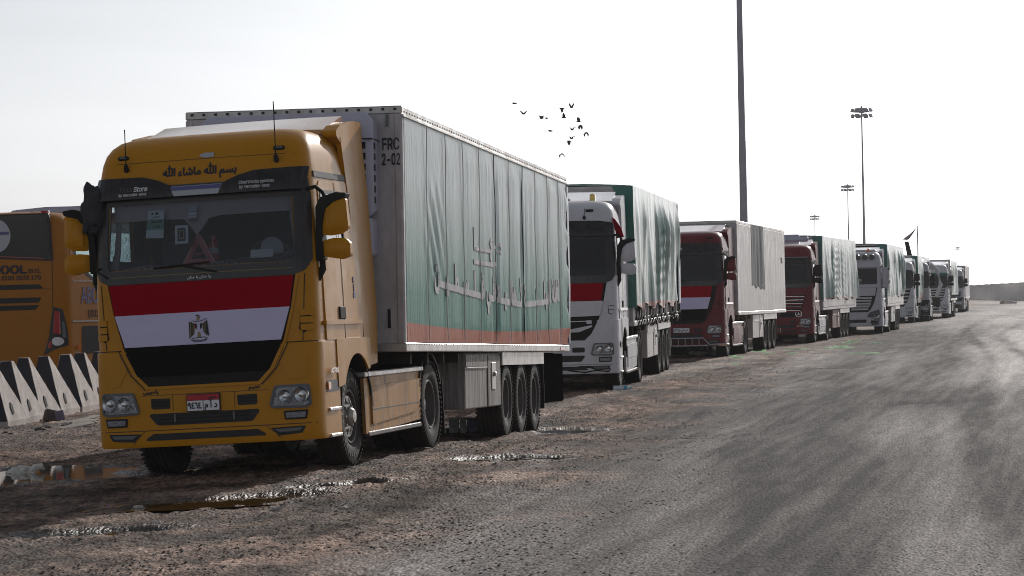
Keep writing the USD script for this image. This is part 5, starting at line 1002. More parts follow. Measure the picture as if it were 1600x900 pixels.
obj('roof_pod', MB().box(-.9, .95, 1.0, 1.9, 3.68, 3.80, .05), 'paint_white', t5)
# far trucks
slats(t6, 5, 'paint_offwhite', 'alu'); slats(t8, 6, 'paint_white', 'alu')
obj('front_bumper_cover', sheet(rr(-1.2, .38, 1.2, 1.34, .05), FMAP, .02, .03, .12), 'black_plastic', t7); obj('grille', sheet(rr(-.9, 1.45, .3, 1.62, .03), FMAP, .02, .03, .12), 'black_plastic', t7); obj('red_panel', sheet(rr(-.55, 1.78, .1, 2.02, .01), FMAP, .03, .02, .12), 'flag_red', t7)
for ar in ([(-.5, 3.33), (-.25, 3.42), (-.25, 3.24)], [(-.1, 3.42), (.15, 3.33), (-.1, 3.24)]): obj('arrow_badge', sheet(Polygon(ar), FMAP, .02, .02, .1), 'print_dark', t7)
obj('stack_pipe', MB().tube([(.05, 2.25, 2.6), (-.05, 2.25, 4.2), (-.22, 2.22, 5.05)], [.16, .16, .13], 10), 'black_plastic', t7)
cr = MB().box(-1.1, 1.1, 3.0, 9.5, .95, 1.25, .03).box(-.4, .4, 2.7, 3.3, 1.2, 3.0, .04); obj('flat_bed', cr, 'chassis', t7)
cb = thing('crane_boom', 'pale folded crane boom rising beside the cab with the red panel', 'crane', mat4(TP[7]['M']))
obj('boom_section', MB().tube([(.8, 2.9, 1.3), (.95, 2.9, 3.4), (1.15, 2.9, 3.62)], [.2, .18, .16], 8), 'paint_white', cb, smooth=40); obj('boom_section', MB().tube([(1.15, 2.85, 3.62), (1.65, 2.85, 3.2), (1.85, 2.85, 2.3), (1.55, 2.85, 1.5)], [.16, .15, .13, .11], 8), 'paint_white', cb, smooth=40); obj('boom_head', MB().box(1.3, 1.8, 2.75, 2.95, .9, 1.5, .06), 'chassis', cb)
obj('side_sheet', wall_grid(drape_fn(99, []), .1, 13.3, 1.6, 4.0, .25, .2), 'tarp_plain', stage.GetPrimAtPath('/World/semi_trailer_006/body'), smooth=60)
obj('front_bumper_cover', sheet(both([(1.2, 1.3), (1.2, .38)]), FMAP, .02, .03, .12), 'black_plastic', t9); obj('upper_grille', sheet(both([(1.0, 1.8), (.95, 1.36)]), FMAP, .02, .03, .12), 'black_gloss', t9)
for s in (-1, 1): obj('lamp_strip', sheet(Polygon([(s*.5, 1.2), (s*.8, 1.55), (s*.84, 1.53), (s*.56, 1.18)]), FMAP, .03, .02), 'chrome', t9)
number_plate(t9, .2, .72, .72, .86, False, '\u0662\u0667', '\u0645', .04)
# ------------------------------------------------------------------ bus
BP_ = pose(-8.95, 54.9, 0, .385)
bus = thing('school_bus', 'yellow coach seen from its rear right corner beyond the concrete barriers, lettered school bus', 'bus', mat4(BP_))
BL, BW_ = 11.8, 2.62
def bus_xy(t, z, inset=0.):
    pass
def bus_shell(inset=0.0):
    # plan: left side front -> rear left corner -> rear -> rear right corner -> right side front ; x from -BW_ to .04, y rear 0
    w0, w1, r = -BW_+inset, .04-inset, .34; C = []
    yl = [BL-inset, 11.2, 8.5, 5.5, 2.5, .47, .40]
    C += [(w0, y, 's') for y in yl]
    for a in np.radians([15, 30, 45, 60, 75]): C.append((w0+r*(1-math.cos(a)), .02+inset+r*1.12*(1-math.sin(a)), 'c'))
    C += [(x, .015+inset+.05*((x+1.3)/1.0)**2, 'r') for x in np.linspace(w0+r, w1-r, 9)]
    for a in np.radians([75, 60, 45, 30, 15]): C.append((w1-r*(1-math.cos(a)), .02+inset+r*1.12*(1-math.sin(a)), 'c'))
    C += [(w1, y, 's') for y in yl[::-1]]
    zs = [.32, 1.0, 1.62, 2.1, 2.43, 3.0, 3.58, 3.66, 3.74, 3.80, 3.84]; k_in = [0, 0, 0, 0, 0, .02, .05, .08, .16, .36, .8]; n = len(C); V = []
    xc = (w0+w1)/2
    for z, ki in zip(zs, k_in):
        for (x, y, t) in C: V.append((xc+(x-xc)*(1-ki/1.33), y+ki*.5*(1 if y < 1 else 0)-ki*.3*(1 if y > 11 else 0), z-inset*(z > 3.5)))
    F = []
    for i in range(len(zs)-1):
        for j in range(n):
            k = (j+1) % n; zm = (zs[i]+zs[i+1])/2
            if 2.43 < zm < 3.58 and C[j][2] == 's' and C[k][2] == 's' and not (j == n-1) and not (max(C[j][1], C[k][1]) < .48): continue
            F.append([i*n+j, i*n+k, (i+1)*n+k, (i+1)*n+j])
    F = np.array(F); F3 = np.vstack([F[:, [0, 1, 2]], F[:, [0, 2, 3]]]); V.append((xc, BL/2, 3.86-inset)); ci = len(V)-1; o = (len(zs)-1)*n
    return T3(V, np.vstack([F3, [[o+j, o+(j+1) % n, ci] for j in range(n)]]))
bb_ = obj('body', bus_shell(), 'paint_bus', bus, smooth=42); obj('lining', bus_shell(.04), 'lining', bb_)
obj('floor', MB().box(-2.5, -.06, .3, 11.7, 1.2, 1.25), 'lining', bus)
for y in np.arange(2.5, 11, .95):
    for x in (-2.3, -1.8, -.85, -.35): obj('seat', MB().box(x-.22, x+.22, y, y+.12, 1.25, 2.3, .04), 'cloth_dark', bus)
def bus_rear(x, z, off):
    w1, r = .04, .34; dx = np.clip(x-(w1-r), 0, r*.999); y = .015+.05*((np.minimum(x, w1-r)+1.3)/1.0)**2; a = np.arccos(np.clip(1-dx*0-(r-dx)/r*0-0, -1, 1))
    yy = np.where(x > w1-r, .02+r*1.12*(1-np.sqrt(np.clip(1-(dx/r)**2, 0, 1)))+.035*np.clip(1-dx/.05, 0, 1), y); n = np.stack([dx/r, -np.sqrt(np.clip(1-(dx/r)**2, .02, 1)), 0*x], 1); n /= np.linalg.norm(n, axis=1, keepdims=True)
    return np.stack([x, yy, z], 1)+n*off
def bs(y, z, off):
    ki = np.interp(z, [2.43, 3.0, 3.58, 3.66], [0, .02, .05, .08]); return np.stack([-1.29+1.33*(1-ki/1.33)+off, y, z], 1)
obj('rear_window', sheet(rp([(-2.40, 3.76), (-.22, 3.76), (-.20, 3.70), (-.16, 2.86), (-1.3, 2.93), (-2.44, 2.90)], .03), lambda x, z, off: bus_rear(x, z, off-.0), .012, .03, .1, .2), 'glass_dark', bus)
obj('window_seal', sheet(rp([(-2.42, 3.785), (-.21, 3.785), (-.18, 3.70), (-.14, 2.84), (-1.3, 2.905), (-2.46, 2.88)], .03).difference(rp([(-2.40, 3.76), (-.22, 3.76), (-.20, 3.70), (-.16, 2.86), (-1.3, 2.93), (-2.44, 2.90)], .03)), bus_rear, .016, .03, .1), 'seal_black', bus)
obj('window_red_strip', sheet(Polygon([(-2.4, 2.93), (-1.3, 2.955), (-.2, 2.89), (-.2, 2.875), (-1.3, 2.94), (-2.4, 2.915)]), bus_rear, .018, .006, .1), 'lamp_red', bus)
obj('window_decal', sheet(Point(-1.40, 3.36).buffer(.33).intersection(sbox(-3, 0, 1, 5)), bus_rear, .017, .006, .1), 'print_silver', bus); obj('window_decal', sheet(rr(-1.7, 3.38, -1.1, 3.44, .02), bus_rear, .021, .006, .1), 'print_blue', bus)
obj('high_lamp', sheet(rp([(-.45, 3.835), (-.25, 3.835), (-.22, 3.76), (-.40, 3.775)], .01), lambda x, z, off: bus_rear(x, z, off)+np.stack([0*x, .10*np.clip((z-3.66)/.16, 0, 1), 0*x], 1), .03, .05, .05), 'lamp_red', bus)
letters(bus, 'rear_lettering', 'SCHOOL', .155, -1.93, 2.605, 1.20, 'print_dark', bus_rear, bold=3); letters(bus, 'rear_lettering', 'BUS.', .085, -.69, 2.605, .27, 'print_dark', bus_rear, bold=0)
letters(bus, 'rear_lettering', '- 0100 2030 170', .085, -1.40, 2.475, .98, 'print_dark', bus_rear, bold=1)
for pts in ([(-2.2, 2.38), (-.46, 2.38), (-.37, 2.30), (-2.2, 2.27)], [(-2.2, 2.12), (-.42, 2.12), (-.48, 2.02), (-2.2, 2.01)], [(-2.2, 1.97), (-.47, 1.97), (-.56, 1.88), (-2.2, 1.86)]): obj('engine_louvre', sheet(rp(pts, .01), bus_rear, .008, .02, .1), 'seal_black', bus)
obj('panel_joint', sheet(rr(-.165, 1.9, -.155, 2.86, .001), bus_rear, .004, .006, None, .2), 'seal_black', bus); obj('panel_joint', sheet(rr(-2.2, 2.285, -.16, 2.293, .001), bus_rear, .004, .006, .1), 'seal_black', bus)
lp = sub('tail_lamp', bus); obj('lamp_housing', sheet(rp([(-.16, 1.93), (-.02, 1.88), (.02, 1.5), (.028, 1.16), (-.40, .97), (-.24, 1.34)], .02), bus_rear, .014, .04, .05, .1), 'black_gloss', lp); obj('red_lens', sheet(rp([(-.14, 1.86), (-.06, 1.83), (-.05, 1.38), (-.16, 1.40)], .02), bus_rear, .022, .02, .05), 'lamp_red', lp)
obj('clear_lens', sheet(Point(-.10, 1.245).buffer(.085), bus_rear, .024, .02, .05), 'reflector', lp); obj('side_lens', sheet(rp([(-.035, 1.7), (-.005, 1.6), (.01, 1.30), (-.03, 1.32)], .01), bus_rear, .024, .02, .03), 'lamp_grey', lp); obj('red_lens', sheet(rp([(-.24, 1.24), (-.19, 1.26), (-.19, 1.13), (-.27, 1.11)], .01), bus_rear, .022, .02, .05), 'lamp_red', lp)
# right side
wall_s = sbox(.44, 2.42, 11.4, 3.60); win = rp([(.47, 3.57), (.66, 2.78), (1.24, 2.47), (11.2, 2.45), (11.2, 3.57)], .05)
obj('side_pillar', sheet(wall_s.difference(win.buffer(.03)), bs, .006, .03, .3, .2), 'paint_bus', bus); obj('window_seal', sheet(win.buffer(.035).difference(win.buffer(-.05)), bs, .009, .02, .3, .2), 'black_gloss', bus); obj('side_window', sheet(win, bs, .001, .004, .8, .3), 'glass_bus', bus)
obj('window_trim', sheet(Polygon([(.49, 2.425), (1.3, 2.425), (11.2, 2.41), (11.2, 2.43), (1.3, 2.44), (.49, 2.437)]), bs, .016, .012, .5), 'alu', bus)
win_l = rp([(.5, 3.5), (.5, 2.5), (11.2, 2.45), (11.2, 3.57)], .05); obj('side_window', sheet(win_l, lambda y, z, off: bs(y, z, off)*np.array([-1, 1, 1])+np.array([-2.58, 0, 0]), .001, .004, .8, .3), 'glass_bus', bus)
letters(bus, 'side_lettering', 'ABOUD', .30, .80, 2.0, 1.12, 'print_blue', bs, bold=2); letters(bus, 'side_lettering', '012 2233', .14, 1.16, 1.715, .95, 'print_dark', bs, bold=1)
obj('side_lettering', sheet(rp([(1.08, 1.86), (1.11, 1.85), (1.11, 1.80), (1.095, 1.79), (1.10, 1.74), (1.13, 1.74), (1.14, 1.69), (1.10, 1.68), (1.07, 1.75)], .005), bs, .008, .006), 'print_dark', bus)
obj('side_moulding', sheet(Polygon([(.44, 1.62), (11.2, 1.60), (11.2, 1.635), (.44, 1.645)]), bs, .022, .03, .8), 'alu', bus); obj('side_hatch', sheet(rp([(.80, 1.53), (1.5, 1.53), (1.5, .98), (.80, .98)], .04), bs, .006, .02), 'concrete_dark', bus)
obj('side_marker', sheet(rr(.62, 1.08, .70, 1.15, .01), bs, .03, .03), 'lamp_amber', bus)
obj('roof_pod', MB().prism(rp([(-1.9, 3.83), (-1.75, 3.91), (-1.0, 3.955), (.0, 3.95), (.1, 3.8), (-1.9, 3.8)], .02), 1.2, 4.5, 'xz'), 'unit_grey', bus)
for y in (2.4, 8.6):
    for s, x in ((1, .0), (-1, -2.58)): wheel(bus, abs(x) if s < 0 else .0, y, .5, .3, 'trail', s)
# ------------------------------------------------------------------ concrete barriers
def barrier(i, X, Y, label):
    Zb = float(broad(np.array([X]), np.array([Y]))[0])-.01; b = thing('concrete_barrier', label, 'barrier', place(X, Y, Zb, -.077), 'concrete barriers in a row before the bus')
    rs = np.random.default_rng(i); j = lambda: rs.uniform(-.012, .012)
    tw, td, bw, bd_ = .085, .15, .305, 1.42; zt_ = 1.06+j()
    P = [(-bw, 0, 0), (bw, 0, 0), (bw, bd_, 0), (-bw, bd_, 0), (-bw, 0, .11), (bw, 0, .11), (bw, bd_, .11), (-bw, bd_, .11), (-tw+j(), .0, zt_), (tw+j(), 0, zt_), (tw+j(), td, zt_+j()), (-tw, td, zt_)]
    F = [[0, 1, 5, 4], [1, 2, 6, 5], [2, 3, 7, 6], [3, 0, 4, 7], [4, 5, 9, 8], [5, 6, 10, 9], [6, 7, 11, 10], [7, 4, 8, 11], [8, 9, 10, 11], [3, 2, 1, 0]]
    V, F = trimesh.remesh.subdivide_to_size(np.array(P)-np.array([tw, 0, 0]), np.vstack([[q[0], q[1], q[2]] for q in F]+[[q[0], q[2], q[3]] for q in F]), .13)
    V = V+(.014*(meshkit.fbm(V*6+i*5, 3, 3)-.5))[:, None]
    bo = obj('barrier_body', T3(V, F), 'concrete', b, smooth=25)
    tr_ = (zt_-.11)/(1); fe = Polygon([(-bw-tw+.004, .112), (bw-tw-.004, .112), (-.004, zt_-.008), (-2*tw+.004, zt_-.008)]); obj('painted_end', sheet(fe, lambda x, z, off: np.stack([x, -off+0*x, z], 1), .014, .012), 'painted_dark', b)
    # the lifting slot low on the long sloping side
    k = lambda t, z: np.array([bw-(bw-tw)*(z-.11)/(zt_-.11)-tw, t, z]); sl = np.array([k(.40, .20), k(.52, .22), k(.50, .36), k(.42, .40), k(.36, .33)])+np.array([.012, 0, .003])
    m = MB(); m.add(np.vstack([sl, sl-[.04, 0, 0]]), np.vstack([[[0, 1, 2], [0, 2, 3], [0, 3, 4]], walls(np.array([[0, 1, 2], [0, 2, 3], [0, 3, 4]]), 5)])); obj('lifting_slot', m, 'concrete_dark', b)
BX = [(-70, 46+1.52*-3), (-42, 46+1.52*-2), (-13.5, 46-1.52), (14.8, 46), (41.2, 47.5), (73, 49.05), (106.5, 50.6), (129, 52.1), (158, 53.6)]
BXL = {2: 'leftmost concrete barrier, cut by the left edge of the photo', 3: 'concrete barrier second from the left edge, standing nearest the white plastic bag', 4: 'concrete barrier third from the left edge, just left of the broken block', 5: 'concrete barrier with the broken block leaning at its foot', 6: 'concrete barrier standing behind the larger flattened cardboard sheet', 7: 'concrete barrier second from the yellow truck', 8: 'concrete barrier half hidden by the edge of the yellow truck'}
for i, (px, Y) in enumerate(BX):
    if i in BXL: barrier(i, (px-800)/FPX*Y, Y, BXL[i])
# ------------------------------------------------------------------ floodlight masts, flagpole
def ray_at(px, py, Y):
    r = FW+RT*(px-800)/FPX+UP*(450-py)/FPX; return np.array([0, 0, EYE])+r*Y/r[1]
def mast(px, Y, label, H=27.0, py=470, big=False):
    X = ray_at(px, py, Y)[0]; m = thing('light_mast', label, 'light mast', place(X, Y, 0), 'floodlight masts')
    obj('mast_pole', MB().lathe([(0, .36), (0, .23), (H*.33, .185), (H*.33, .18), (H*.66, .135), (H*.66, .13), (H, .085), (H, 0)], axis=2, seg=16), 'mast_steel', m, smooth=40)
    obj('mast_ring', MB().lathe([(H-.9, 1.05), (H-.9, 1.13), (H-.75, 1.13), (H-.75, 1.05), (H-.9, 1.05)], axis=2, seg=20).lathe([(H-1.0, .12), (H-1.0, .34), (H-.3, .34), (H-.2, .12)], axis=2, seg=12).box(-1.1, 1.1, -.05, .05, H-.86, H-.78).box(-.05, .05, -1.1, 1.1, H-.86, H-.78), 'mast_steel', m)
    for q in range(8):
        a = q*math.pi/4+.2
        for dz in (.18, -.62):
            b = MB().box(-.34, .34, -.10, .12, -.22, .24, .03, rx=.5 if dz > 0 else .35); v = b.v[0]; c, s = math.cos(a), math.sin(a); r = 1.38
            v = np.stack([v[:, 0]*c+(v[:, 1]+r)*-s, v[:, 0]*s+(v[:, 1]+r)*c, v[:, 2]+H-.8+dz], 1); obj('floodlight', MB().add(v, b.f[0]), 'mast_steel', m)
mast(1165, 145, 'tall dark lamp mast rising out of the top of the photo', 30); mast(1352.5, 392, 'floodlight mast with the largest lamp crown in view', 28.2, 470); mast(1328, 640, 'thinner floodlight mast just left of the largest lamp crown', 27, 465); mast(1275.5, 868, 'small distant floodlight mast above the fourth trailer', 26.6, 462); mast(1498, 1480, 'smallest floodlight mast, farthest right above the last truck', 25.4, 460)
Xp = ray_at(1435.5, 455, 300); fp_ = thing('flag_pole', 'thin pole rising behind the row of trucks beside the waving flag', 'flag pole', place(Xp[0], 300, 0)); Hp = ray_at(1433, 353, 300)[2]; obj('pole', MB().lathe([(0, .09), (Hp, .05), (Hp+.05, 0)], axis=2, seg=10), 'mast_steel', fp_)
q = lambda px, py: ray_at(px, py, 299.5); PT = [q(1431, 356), q(1426, 361.5), q(1421, 366), q(1415, 370.5), q(1410.5, 374.5)]; PB = [q(1431, 357.5), q(1427.5, 364), q(1424, 369), q(1420, 374), q(1417, 375)]
V = []; 
for a_, b_ in zip(PT, PB):
    for t_ in (0, .5, 1): V.append(a_*(1-t_)+b_*t_+np.array([0, .15*math.sin(len(V)*1.7), 0]))
i, j = np.meshgrid(np.arange(4), np.arange(2), indexing='ij'); a = i*3+j; qd = np.stack([a, a+3, a+4, a+1], -1).reshape(-1, 4); V = np.array(V); cen = V.mean(0)
ff = thing('flag', 'small dull flag blowing to the left from the thin pole', 'flag', place(*cen)); obj('cloth', (np.vstack([V-cen, V-cen+[0, .02, 0]]), np.vstack([qd, qd[:, ::-1]+len(V)])), 'flag_cloth_far', ff)
# ------------------------------------------------------------------ far wall, dust, vehicles beyond the row
A_, B_ = np.array([80.5, 392.]), np.array([97., 640.]); dl = B_-A_; Ln = np.linalg.norm(dl); dl /= Ln; NP_ = 48
wl = thing('border_wall', 'long grey concrete panel wall closing the far end of the road', 'wall', place(A_[0], A_[1], 0, math.atan2(dl[1], dl[0])))
for n_ in range(NP_):
    a = Ln*n_/NP_; b = Ln*(n_+1)/NP_-.10; h = 3.15-.35*n_/NP_+.05*math.sin(n_*2.3); obj('panel', MB().box(a, b, -.12+.02*math.sin(n_*5), .12, -.3, h, .02), 'wall_concrete', wl)
    obj('post', MB().box(b-.08, b+.18, -.20, .16, -.3, h-.02), 'wall_concrete', wl)
def crumple(seed, sx, sy, sz, sub_=3, k=1.0):
    ic = trimesh.creation.icosphere(sub_, 1.0); v = np.array(ic.vertices); v = v*(1+k*(meshkit.fbm(v*2.6+seed, 3, seed)-.5)+.35*(meshkit.noise(v*6+seed, seed)-.5))[:, None]; return T3(v*np.array([sx, sy, sz]), ic.faces)
def small_car(name, label, X, Y, rz, mat):
    c = thing(name, label, 'car', place(X, Y, 0, rz)); W2 = .86
    obj('body', MB().prism(rp([(0, .3), (0, .85), (.25, .95), (1.0, .98), (3.0, .98), (3.9, .85), (4.2, .7), (4.25, .3)], .08), -W2, W2, 'yz'), mat, c); obj('cabin', MB().prism(rp([(.35, .95), (.7, 1.42), (2.2, 1.45), (3.0, .97)], .05), -W2+.08, W2-.08, 'yz'), mat, c)
    obj('rear_window', MB().prism(rp([(-.62, 1.02), (.62, 1.02), (.55, 1.36), (-.55, 1.36)], .04), .42, .48, 'xz'), 'glass_dark', c)
    for s in (-1, 1):
        obj('tail_light', MB().box(s*.6, s*.84, -.015, .05, .68, .82, .01), 'lamp_red', c)
        for y in (.8, 3.4): wheel(c, .84, y, .31, .2, 'trail', s)
small_car('parked_car', 'dark red car half hidden beyond the last truck of the row', ray_at(1498, 480, 272)[0], 272, -.19, 'car_red')
pd_ = ray_at(1577, 473, 372); dh = thing('debris_heap', 'low pale heap of debris far off at the foot of the wall', 'debris', place(pd_[0], 372, 0)); obj('heap', T3(crumple(5, .9, .6, .45).vertices, crumple(5, 1, 1, 1).faces), 'concrete', dh); obj('red_scrap', T3(crumple(8, .35, .3, .4).vertices-[.9, 0, 0], crumple(8, 1, 1, 1).faces), 'chassis_red', dh)
MATS['dust'] = usdkit.material(stage, '/World/Looks/dust', {'tc': ('texture_coordinate', {}), 'n': ('noise_texture', {'scale': .35, 'detail': 4.0}), 'l': ('vector_math', {'math_type': 'length'}), 'mp': ('mapping', {'scale': (1/9., 1/14., 1/3.2)}), 'e': ('map_range', {'from_min': .35, 'from_max': 1.0, 'to_min': 1, 'to_max': 0, 'clamp': True}),
    'm': ('map_range', {'from_min': .40, 'from_max': .75, 'to_min': 0, 'to_max': .02, 'clamp': True}), 'x': ('math', {'math_type': 'multiply'}), 'v': ('principled_volume', {'color': (.80, .76, .72), 'anisotropy': .5})},
    [('tc.object', 'n.vector'), ('tc.object', 'mp.vector'), ('mp.vector', 'l.vector1'), ('l.value', 'e.value'), ('n.fac', 'm.value'), ('e.result', 'x.value1'), ('m.result', 'x.value2'), ('x.value', 'v.density')], volume='v.volume')
ds = trimesh.creation.icosphere(3, 1.0); px_ = ray_at(1560, 466, 366)
tag(obj('dust_cloud', T3(np.array(ds.vertices)*np.array([9, 14, 3.2]), ds.faces), 'dust'), 'pale dust cloud hanging over the road before the far wall', 'dust', kind='stuff')
UsdGeom.Xformable(stage.GetPrimAtPath('/World/dust_cloud')).AddTranslateOp().Set(Gf.Vec3d(px_[0], 366, 1.6))
# ------------------------------------------------------------------ birds
BIRDS = [(804, 162, 0), (818, 178, 1), (846, 185, 2), (854, 185, 0), (878, 170, 3), (893, 168, 4), (881, 184, 4), (904, 190, 4), (907, 197, 3), (894, 203, 2), (916, 208, 3), (893, 217, 2), (889, 221, 3), (860, 205, 0), (878, 241, 3)]
def bird_parts(kind):
    b = MB().tube([(-.17, 0, 0), (-.10, 0, .01), (0, 0, .015), (.09, 0, .02), (.14, 0, .03), (.175, 0, .025)], [.012, .045, .06, .045, .028, .008], 8); b.add(np.array([(-.15, -.02, 0), (-.15, .02, 0), (-.30, .05, -.005), (-.30, -.05, -.005), (-.15, 0, .012)]), np.array([[0, 1, 2], [0, 2, 3], [4, 1, 0], [4, 2, 1], [4, 0, 3]]))
    fl = (.12, .55, .95, -.55, .9)[kind]; ws = []
    for s in (-1, 1):
        a1, a2 = fl, fl*(.2 if kind == 2 else 1.15)-(.9 if kind == 3 else 0)
        p = [(.07, s*.04, .03), (.10, s*(.04+.17*math.cos(a1)), .03+.17*math.sin(a1)), (.02, s*(.04+.17*math.cos(a1)+.20*math.cos(a2)), .03+.17*math.sin(a1)+.20*math.sin(a2)), (-.06, s*(.04+.15*math.cos(a1)+.12*math.cos(a2)), .02+.15*math.sin(a1)+.12*math.sin(a2)), (-.09, s*(.04+.14*math.cos(a1)), .02+.14*math.sin(a1)), (-.08, s*.04, .02)]
        V = np.array(p); F = np.array([[0, 1, 4], [0, 4, 5], [1, 2, 3], [1, 3, 4]]); ws.append(T3(np.vstack([V, V-[0, 0, .008]]), np.vstack([F, F[:, ::-1]+6, walls(F, 6)])))
    return b.get(), ws
UsdGeom.Scope.Define(stage, '/World/Looks/birds') if False else None
rb = np.random.default_rng(5); first = {}; BS = sorted(b[0]+b[1]*.001 for b in BIRDS); ORDB = ['leftmost', 'second', 'third', 'fourth', 'fifth', 'sixth', 'seventh', 'eighth', 'ninth', 'tenth', 'eleventh', 'twelfth', 'third last', 'second last', 'rightmost']
def BLAB(px, py): o = BS.index(px+py*.001); return 'dark flying pigeon, '+ORDB[o]+(' of the flock' if o in (0, 14) else ' from the left in the flock')
for n_, (px, py, kd) in enumerate(BIRDS):
    p = ray_at(px, py, 150+rb.uniform(-6, 6)); yaw_ = 2.6+rb.uniform(-.5, .5); M4 = place(*p, yaw_, .80)
    if kd not in first:
        bd_ = thing('bird', BLAB(px, py), 'bird', M4, 'flock of birds in the sky'); b_, w_ = bird_parts(kd); obj('bird_body', b_, 'bird_feather', bd_, smooth=50)
        for w in w_: obj('wing', w, 'bird_feather', bd_)
        first[kd] = bd_.GetPath()
    else:
        x = UsdGeom.Xform.Define(stage, numbered('/World', 'bird')); x.GetPrim().GetReferences().AddInternalReference(first[kd]); x.ClearXformOpOrder(); x.GetPrim().GetAttribute('xformOp:transform').Set(M4) if x.GetPrim().GetAttribute('xformOp:transform') else x.AddTransformOp().Set(M4)
        x.SetXformOpOrder([UsdGeom.XformOp(x.GetPrim().GetAttribute('xformOp:transform'))]); x.GetPrim().SetInstanceable(True); tag(x, BLAB(px, py), 'bird', 'flock of birds in the sky')
# ------------------------------------------------------------------ litter
def on_ground(px, py):
    r = FW+RT*(px-800)/FPX+UP*(450-py)/FPX; z = 0.
    for _ in range(6): p = np.array([0, 0, EYE])+r*(z-EYE)/r[2]; z = float(height(np.array([p[0]]), np.array([p[1]]))[0])
    return p[0], p[1], z
x, y, z = on_ground(33, 748); bg = thing('plastic_bag', 'crumpled white plastic bag lying at the edge of the left puddle', 'plastic bag', place(x, y, z)); obj('bag', T3(crumple(3, .17, .12, .09).vertices+[0, 0, .05], crumple(3, .17, .12, .09).faces), 'bag_white', bg); obj('bag_handle', MB().tube([(.10, 0, .06), (.17, -.02, .13), (.24, 0, .14), (.26, .02, .10)], [.05, .04, .035, .02], 7), 'bag_white', bg)
x, y, z = on_ground(83, 659); st_ = thing('broken_block', 'dark broken concrete block leaning at the foot of a barrier', 'rubble', place(x, y, z, .3)); obj('block', MB().box(-.15, .15, -.10, .10, -.02, .20, .03, ry=.25), 'stone_dark', st_); obj('block_end', MB().box(.02, .17, -.14, -.08, .02, .19, .01, ry=-.2), 'crate_blue', st_)
def flat(name, label, px, py, w, l, rz, mat, tilt=.06, cat='cardboard', group=None, h=.015):
    x, y, z = on_ground(px, py); t_ = thing(name, label, cat, place(x, y, z+.02, rz), group)
    g = rp([(-w/2, -l/2), (w/2*.9, -l/2*.8), (w/2, l/2*.9), (-w/2*.8, l/2)], .01); obj('sheet', sheet(g, lambda u, v, off: np.stack([u, v, off+tilt*u+.03*np.sin(u*5+v*4)], 1), h, h, .12, .12, closed=True), mat, t_); return t_
flat('cardboard', 'larger flattened cardboard sheet on the dirt before the barriers', 118, 663, .75, .9, .1, 'cardboard'); flat('cardboard', 'smaller flattened cardboard sheet just left of the yellow truck', 138, 656, .50, .7, -.2, 'cardboard', .08); flat('cardboard', 'thin dirty board lying nearest, below the two cardboard sheets', 118, 668, .6, .35, .15, 'cardboard', .03)
ORD = ['first', 'second', 'third', 'fourth', 'fifth', 'sixth', 'seventh', 'eighth', 'ninth', 'tenth', 'eleventh', 'twelfth', 'thirteenth', 'fourteenth', 'fifteenth']
rl = np.random.default_rng(12)
SC = {}
def SCRAP(n_, px):
    t = SCRAP0(n_, px); SC[t] = SC.get(t, 0)+1; return t if SC[t] == 1 else t.replace('in the rubbish', ('', '', 'set apart', 'farther out', 'last of all')[min(SC[t], 4)]+' in the rubbish')
def SCRAP0(n_, px): return ('crumpled white scrap', 'torn cardboard scrap', 'dark stony lump', 'pale concrete crumb', 'dark clod')[n_ % 5]+' in the rubbish below the '+('leftmost barrier' if px < 30 else 'barriers left of the broken block' if px < 72 else 'block-marked barrier' if px < 100 else 'barriers by the cardboard' if px < 125 else 'barrier nearest the yellow truck')
for n_ in range(24):
    px, py = rl.uniform(0, 152), rl.uniform(0, 1); py = 676-22*px/152-4+rl.uniform(-7, 11); x, y, z = on_ground(px, py); s_2 = rl.uniform(.02, .065)*(.8+.2*(n_ % 3))
    t_ = thing('scrap', SCRAP(n_, px), 'litter', place(x, y, z, rl.uniform(0, 3)), 'scraps of litter below the barriers'); obj('piece', T3(crumple(n_, s_2, s_2*.7, s_2*.45, 2).vertices+[0, 0, s_2*.2], crumple(n_, 1, 1, 1, 2).faces), ('bag_white', 'cardboard', 'stone_dark', 'concrete', 'stone_dark')[n_ % 5], t_)
GREEN = [(400, 262, .5), (470, 270, .35), (455, 293, .3), (610, 226, .55), (640, 218, .35), (695, 243, .4), (840, 210, .3), (905, 208, .6), (860, 243, .35), (1195, 200, 1.0), (1210, 188, .5), (1270, 160, .6), (1300, 150, .5), (1245, 170, .4), (1360, 240, 1.0), (1470, 165, .35), (475, 277, .35), (1185, 203, .6)]
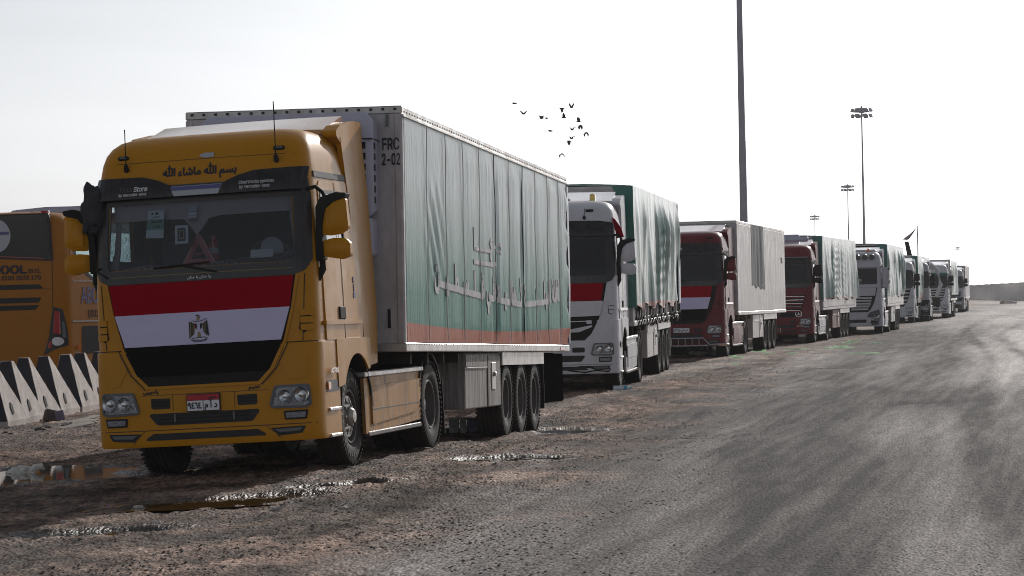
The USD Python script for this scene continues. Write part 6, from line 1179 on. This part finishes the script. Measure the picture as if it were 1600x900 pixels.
for n_, (u, v, L_) in enumerate(GREEN):
    px, py = 1050+u/4.571, 500+v/4.571; x, y, z = on_ground(px, py); t_ = thing('green_strip', ('long' if L_ > .9 else 'short' if L_ < .4 else 'medium')+' bright green plastic strip on the dirt '+('before the third truck' if u < 520 else 'beside the third trailer' if u < 1000 else 'before the fourth trailer' if u < 1280 else 'by the light grey truck'), 'litter', place(x, y, z+.01, rl.uniform(-.25, .25)), 'green plastic strips on the ground')
    gk = (0 if u < 520 else 1 if u < 1000 else 2 if u < 1280 else 3); same = sorted(v_[0]+v_[1]*.001 for v_ in GREEN if (0 if v_[0] < 520 else 1 if v_[0] < 1000 else 2 if v_[0] < 1280 else 3) == gk); o_ = same.index(u+v*.001)
    tag(t_, ORD[o_]+' from the left of the green plastic strips '+('before the third truck', 'beside the third trailer', 'before the fourth trailer', 'by the light grey truck')[gk])
    xx = np.linspace(-L_/2, L_/2, 7); yy = .10*np.sin(xx*5+n_); V = np.vstack([np.stack([xx, yy, 0*xx-.01], 1), np.stack([xx, yy+.03*np.cos(xx*7), .014+.012*np.sin(xx*8+n_)**2], 1)]); ii_ = np.arange(6)
    obj('strip', (V, np.stack([ii_, ii_+1, ii_+8, ii_+7], 1)), 'litter_green', t_)
x, y, z = on_ground(974, 610); bt = thing('plastic_bottle', 'clear plastic bottle with blue cap lying by the white truck front wheel', 'bottle', place(x, y, z+.045, .1)); obj('bottle_body', MB().lathe([(-.20, 0), (-.20, .05), (.02, .052), (.10, .03), (.13, .02), (.13, 0)], axis=0, seg=14), 'plastic_clear', bt, smooth=40); obj('bottle_label', MB().lathe([(.0, .054), (.07, .054)], axis=0, seg=14), 'litter_blue', bt); obj('cap', MB().lathe([(.13, 0), (.13, .024), (.16, .024), (.16, 0)], axis=0, seg=10), 'litter_blue', bt)
for n_, (px, py, w, lab) in enumerate([(433, 797, .07, 'pale stone beside the brown puddle'), (216, 793, .06, 'pale flat stone left of the brown puddle'), (100, 828, .04, 'small pale stone by the lower left puddle'), (245, 826, .05, 'light stone at the right end of the lower left puddle'), (537, 795, .05, 'flat grey stone at the right end of the brown puddle'), (930, 715, .03, 'small light pebble on the dirt right of the bright puddle'), (538, 711 , .03, 'small light pebble near the front wheel of the yellow truck'), (1068, 712+450-500, .03, 'lone pebble on the open road')]):
    x, y, z = on_ground(px, py); t_ = thing('stone', lab, 'stone', place(x, y, z, n_)); obj('piece', T3(crumple(n_+60, w, w*.7, w*.4, 2).vertices+[0, 0, w*.15], crumple(n_+60, 1, 1, 1, 2).faces), 'concrete' if n_ < 5 else 'stone_grey', t_)
# low crates seen beneath the first trailer
for n_, (a, b, mt, lab) in enumerate([(702, 717, 'crate_white', 'leftmost pale crate seen under the first trailer'), (719, 728.5, 'crate_white', 'narrow pale crate seen under the first trailer'), (730, 750, 'crate_blue', 'blue grey crate seen under the first trailer'), (751, 761, 'crate_blue', 'small blue grey crate beside the trailer wheels')]):
    p0, p1 = ray_at(a, 667, 41.5), ray_at(b, 667, 41.5); zg = float(height(np.array([p0[0]]), np.array([41.5]))[0]); t_ = thing('crate', lab, 'crate', place((p0[0]+p1[0])/2, 41.5, zg)); w = (p1[0]-p0[0])/2
    obj('crate_body', MB().box(-w, w, -.12, .2, -.02, .19, .01), mt, t_); obj('crate_slot', MB().box(-w*.6, w*.1, -.125, -.118, .09, .10), 'seal_black', t_); obj('lid', MB().box(-w-.005, w+.005, -.128, .205, .19, .215, .006), mt, t_)

# ------------------------------------------------------------------ haze
MATS['haze'] = usdkit.material(stage, '/World/Looks/haze', {'v': ('principled_volume', {'color': (.86, .86, .88), 'density': .00014, 'anisotropy': .35})}, volume='v.volume')
tag(obj('haze', MB().box(-1000, 1000, -250, 2400, -1.2, 36), 'haze'), kind='stuff')
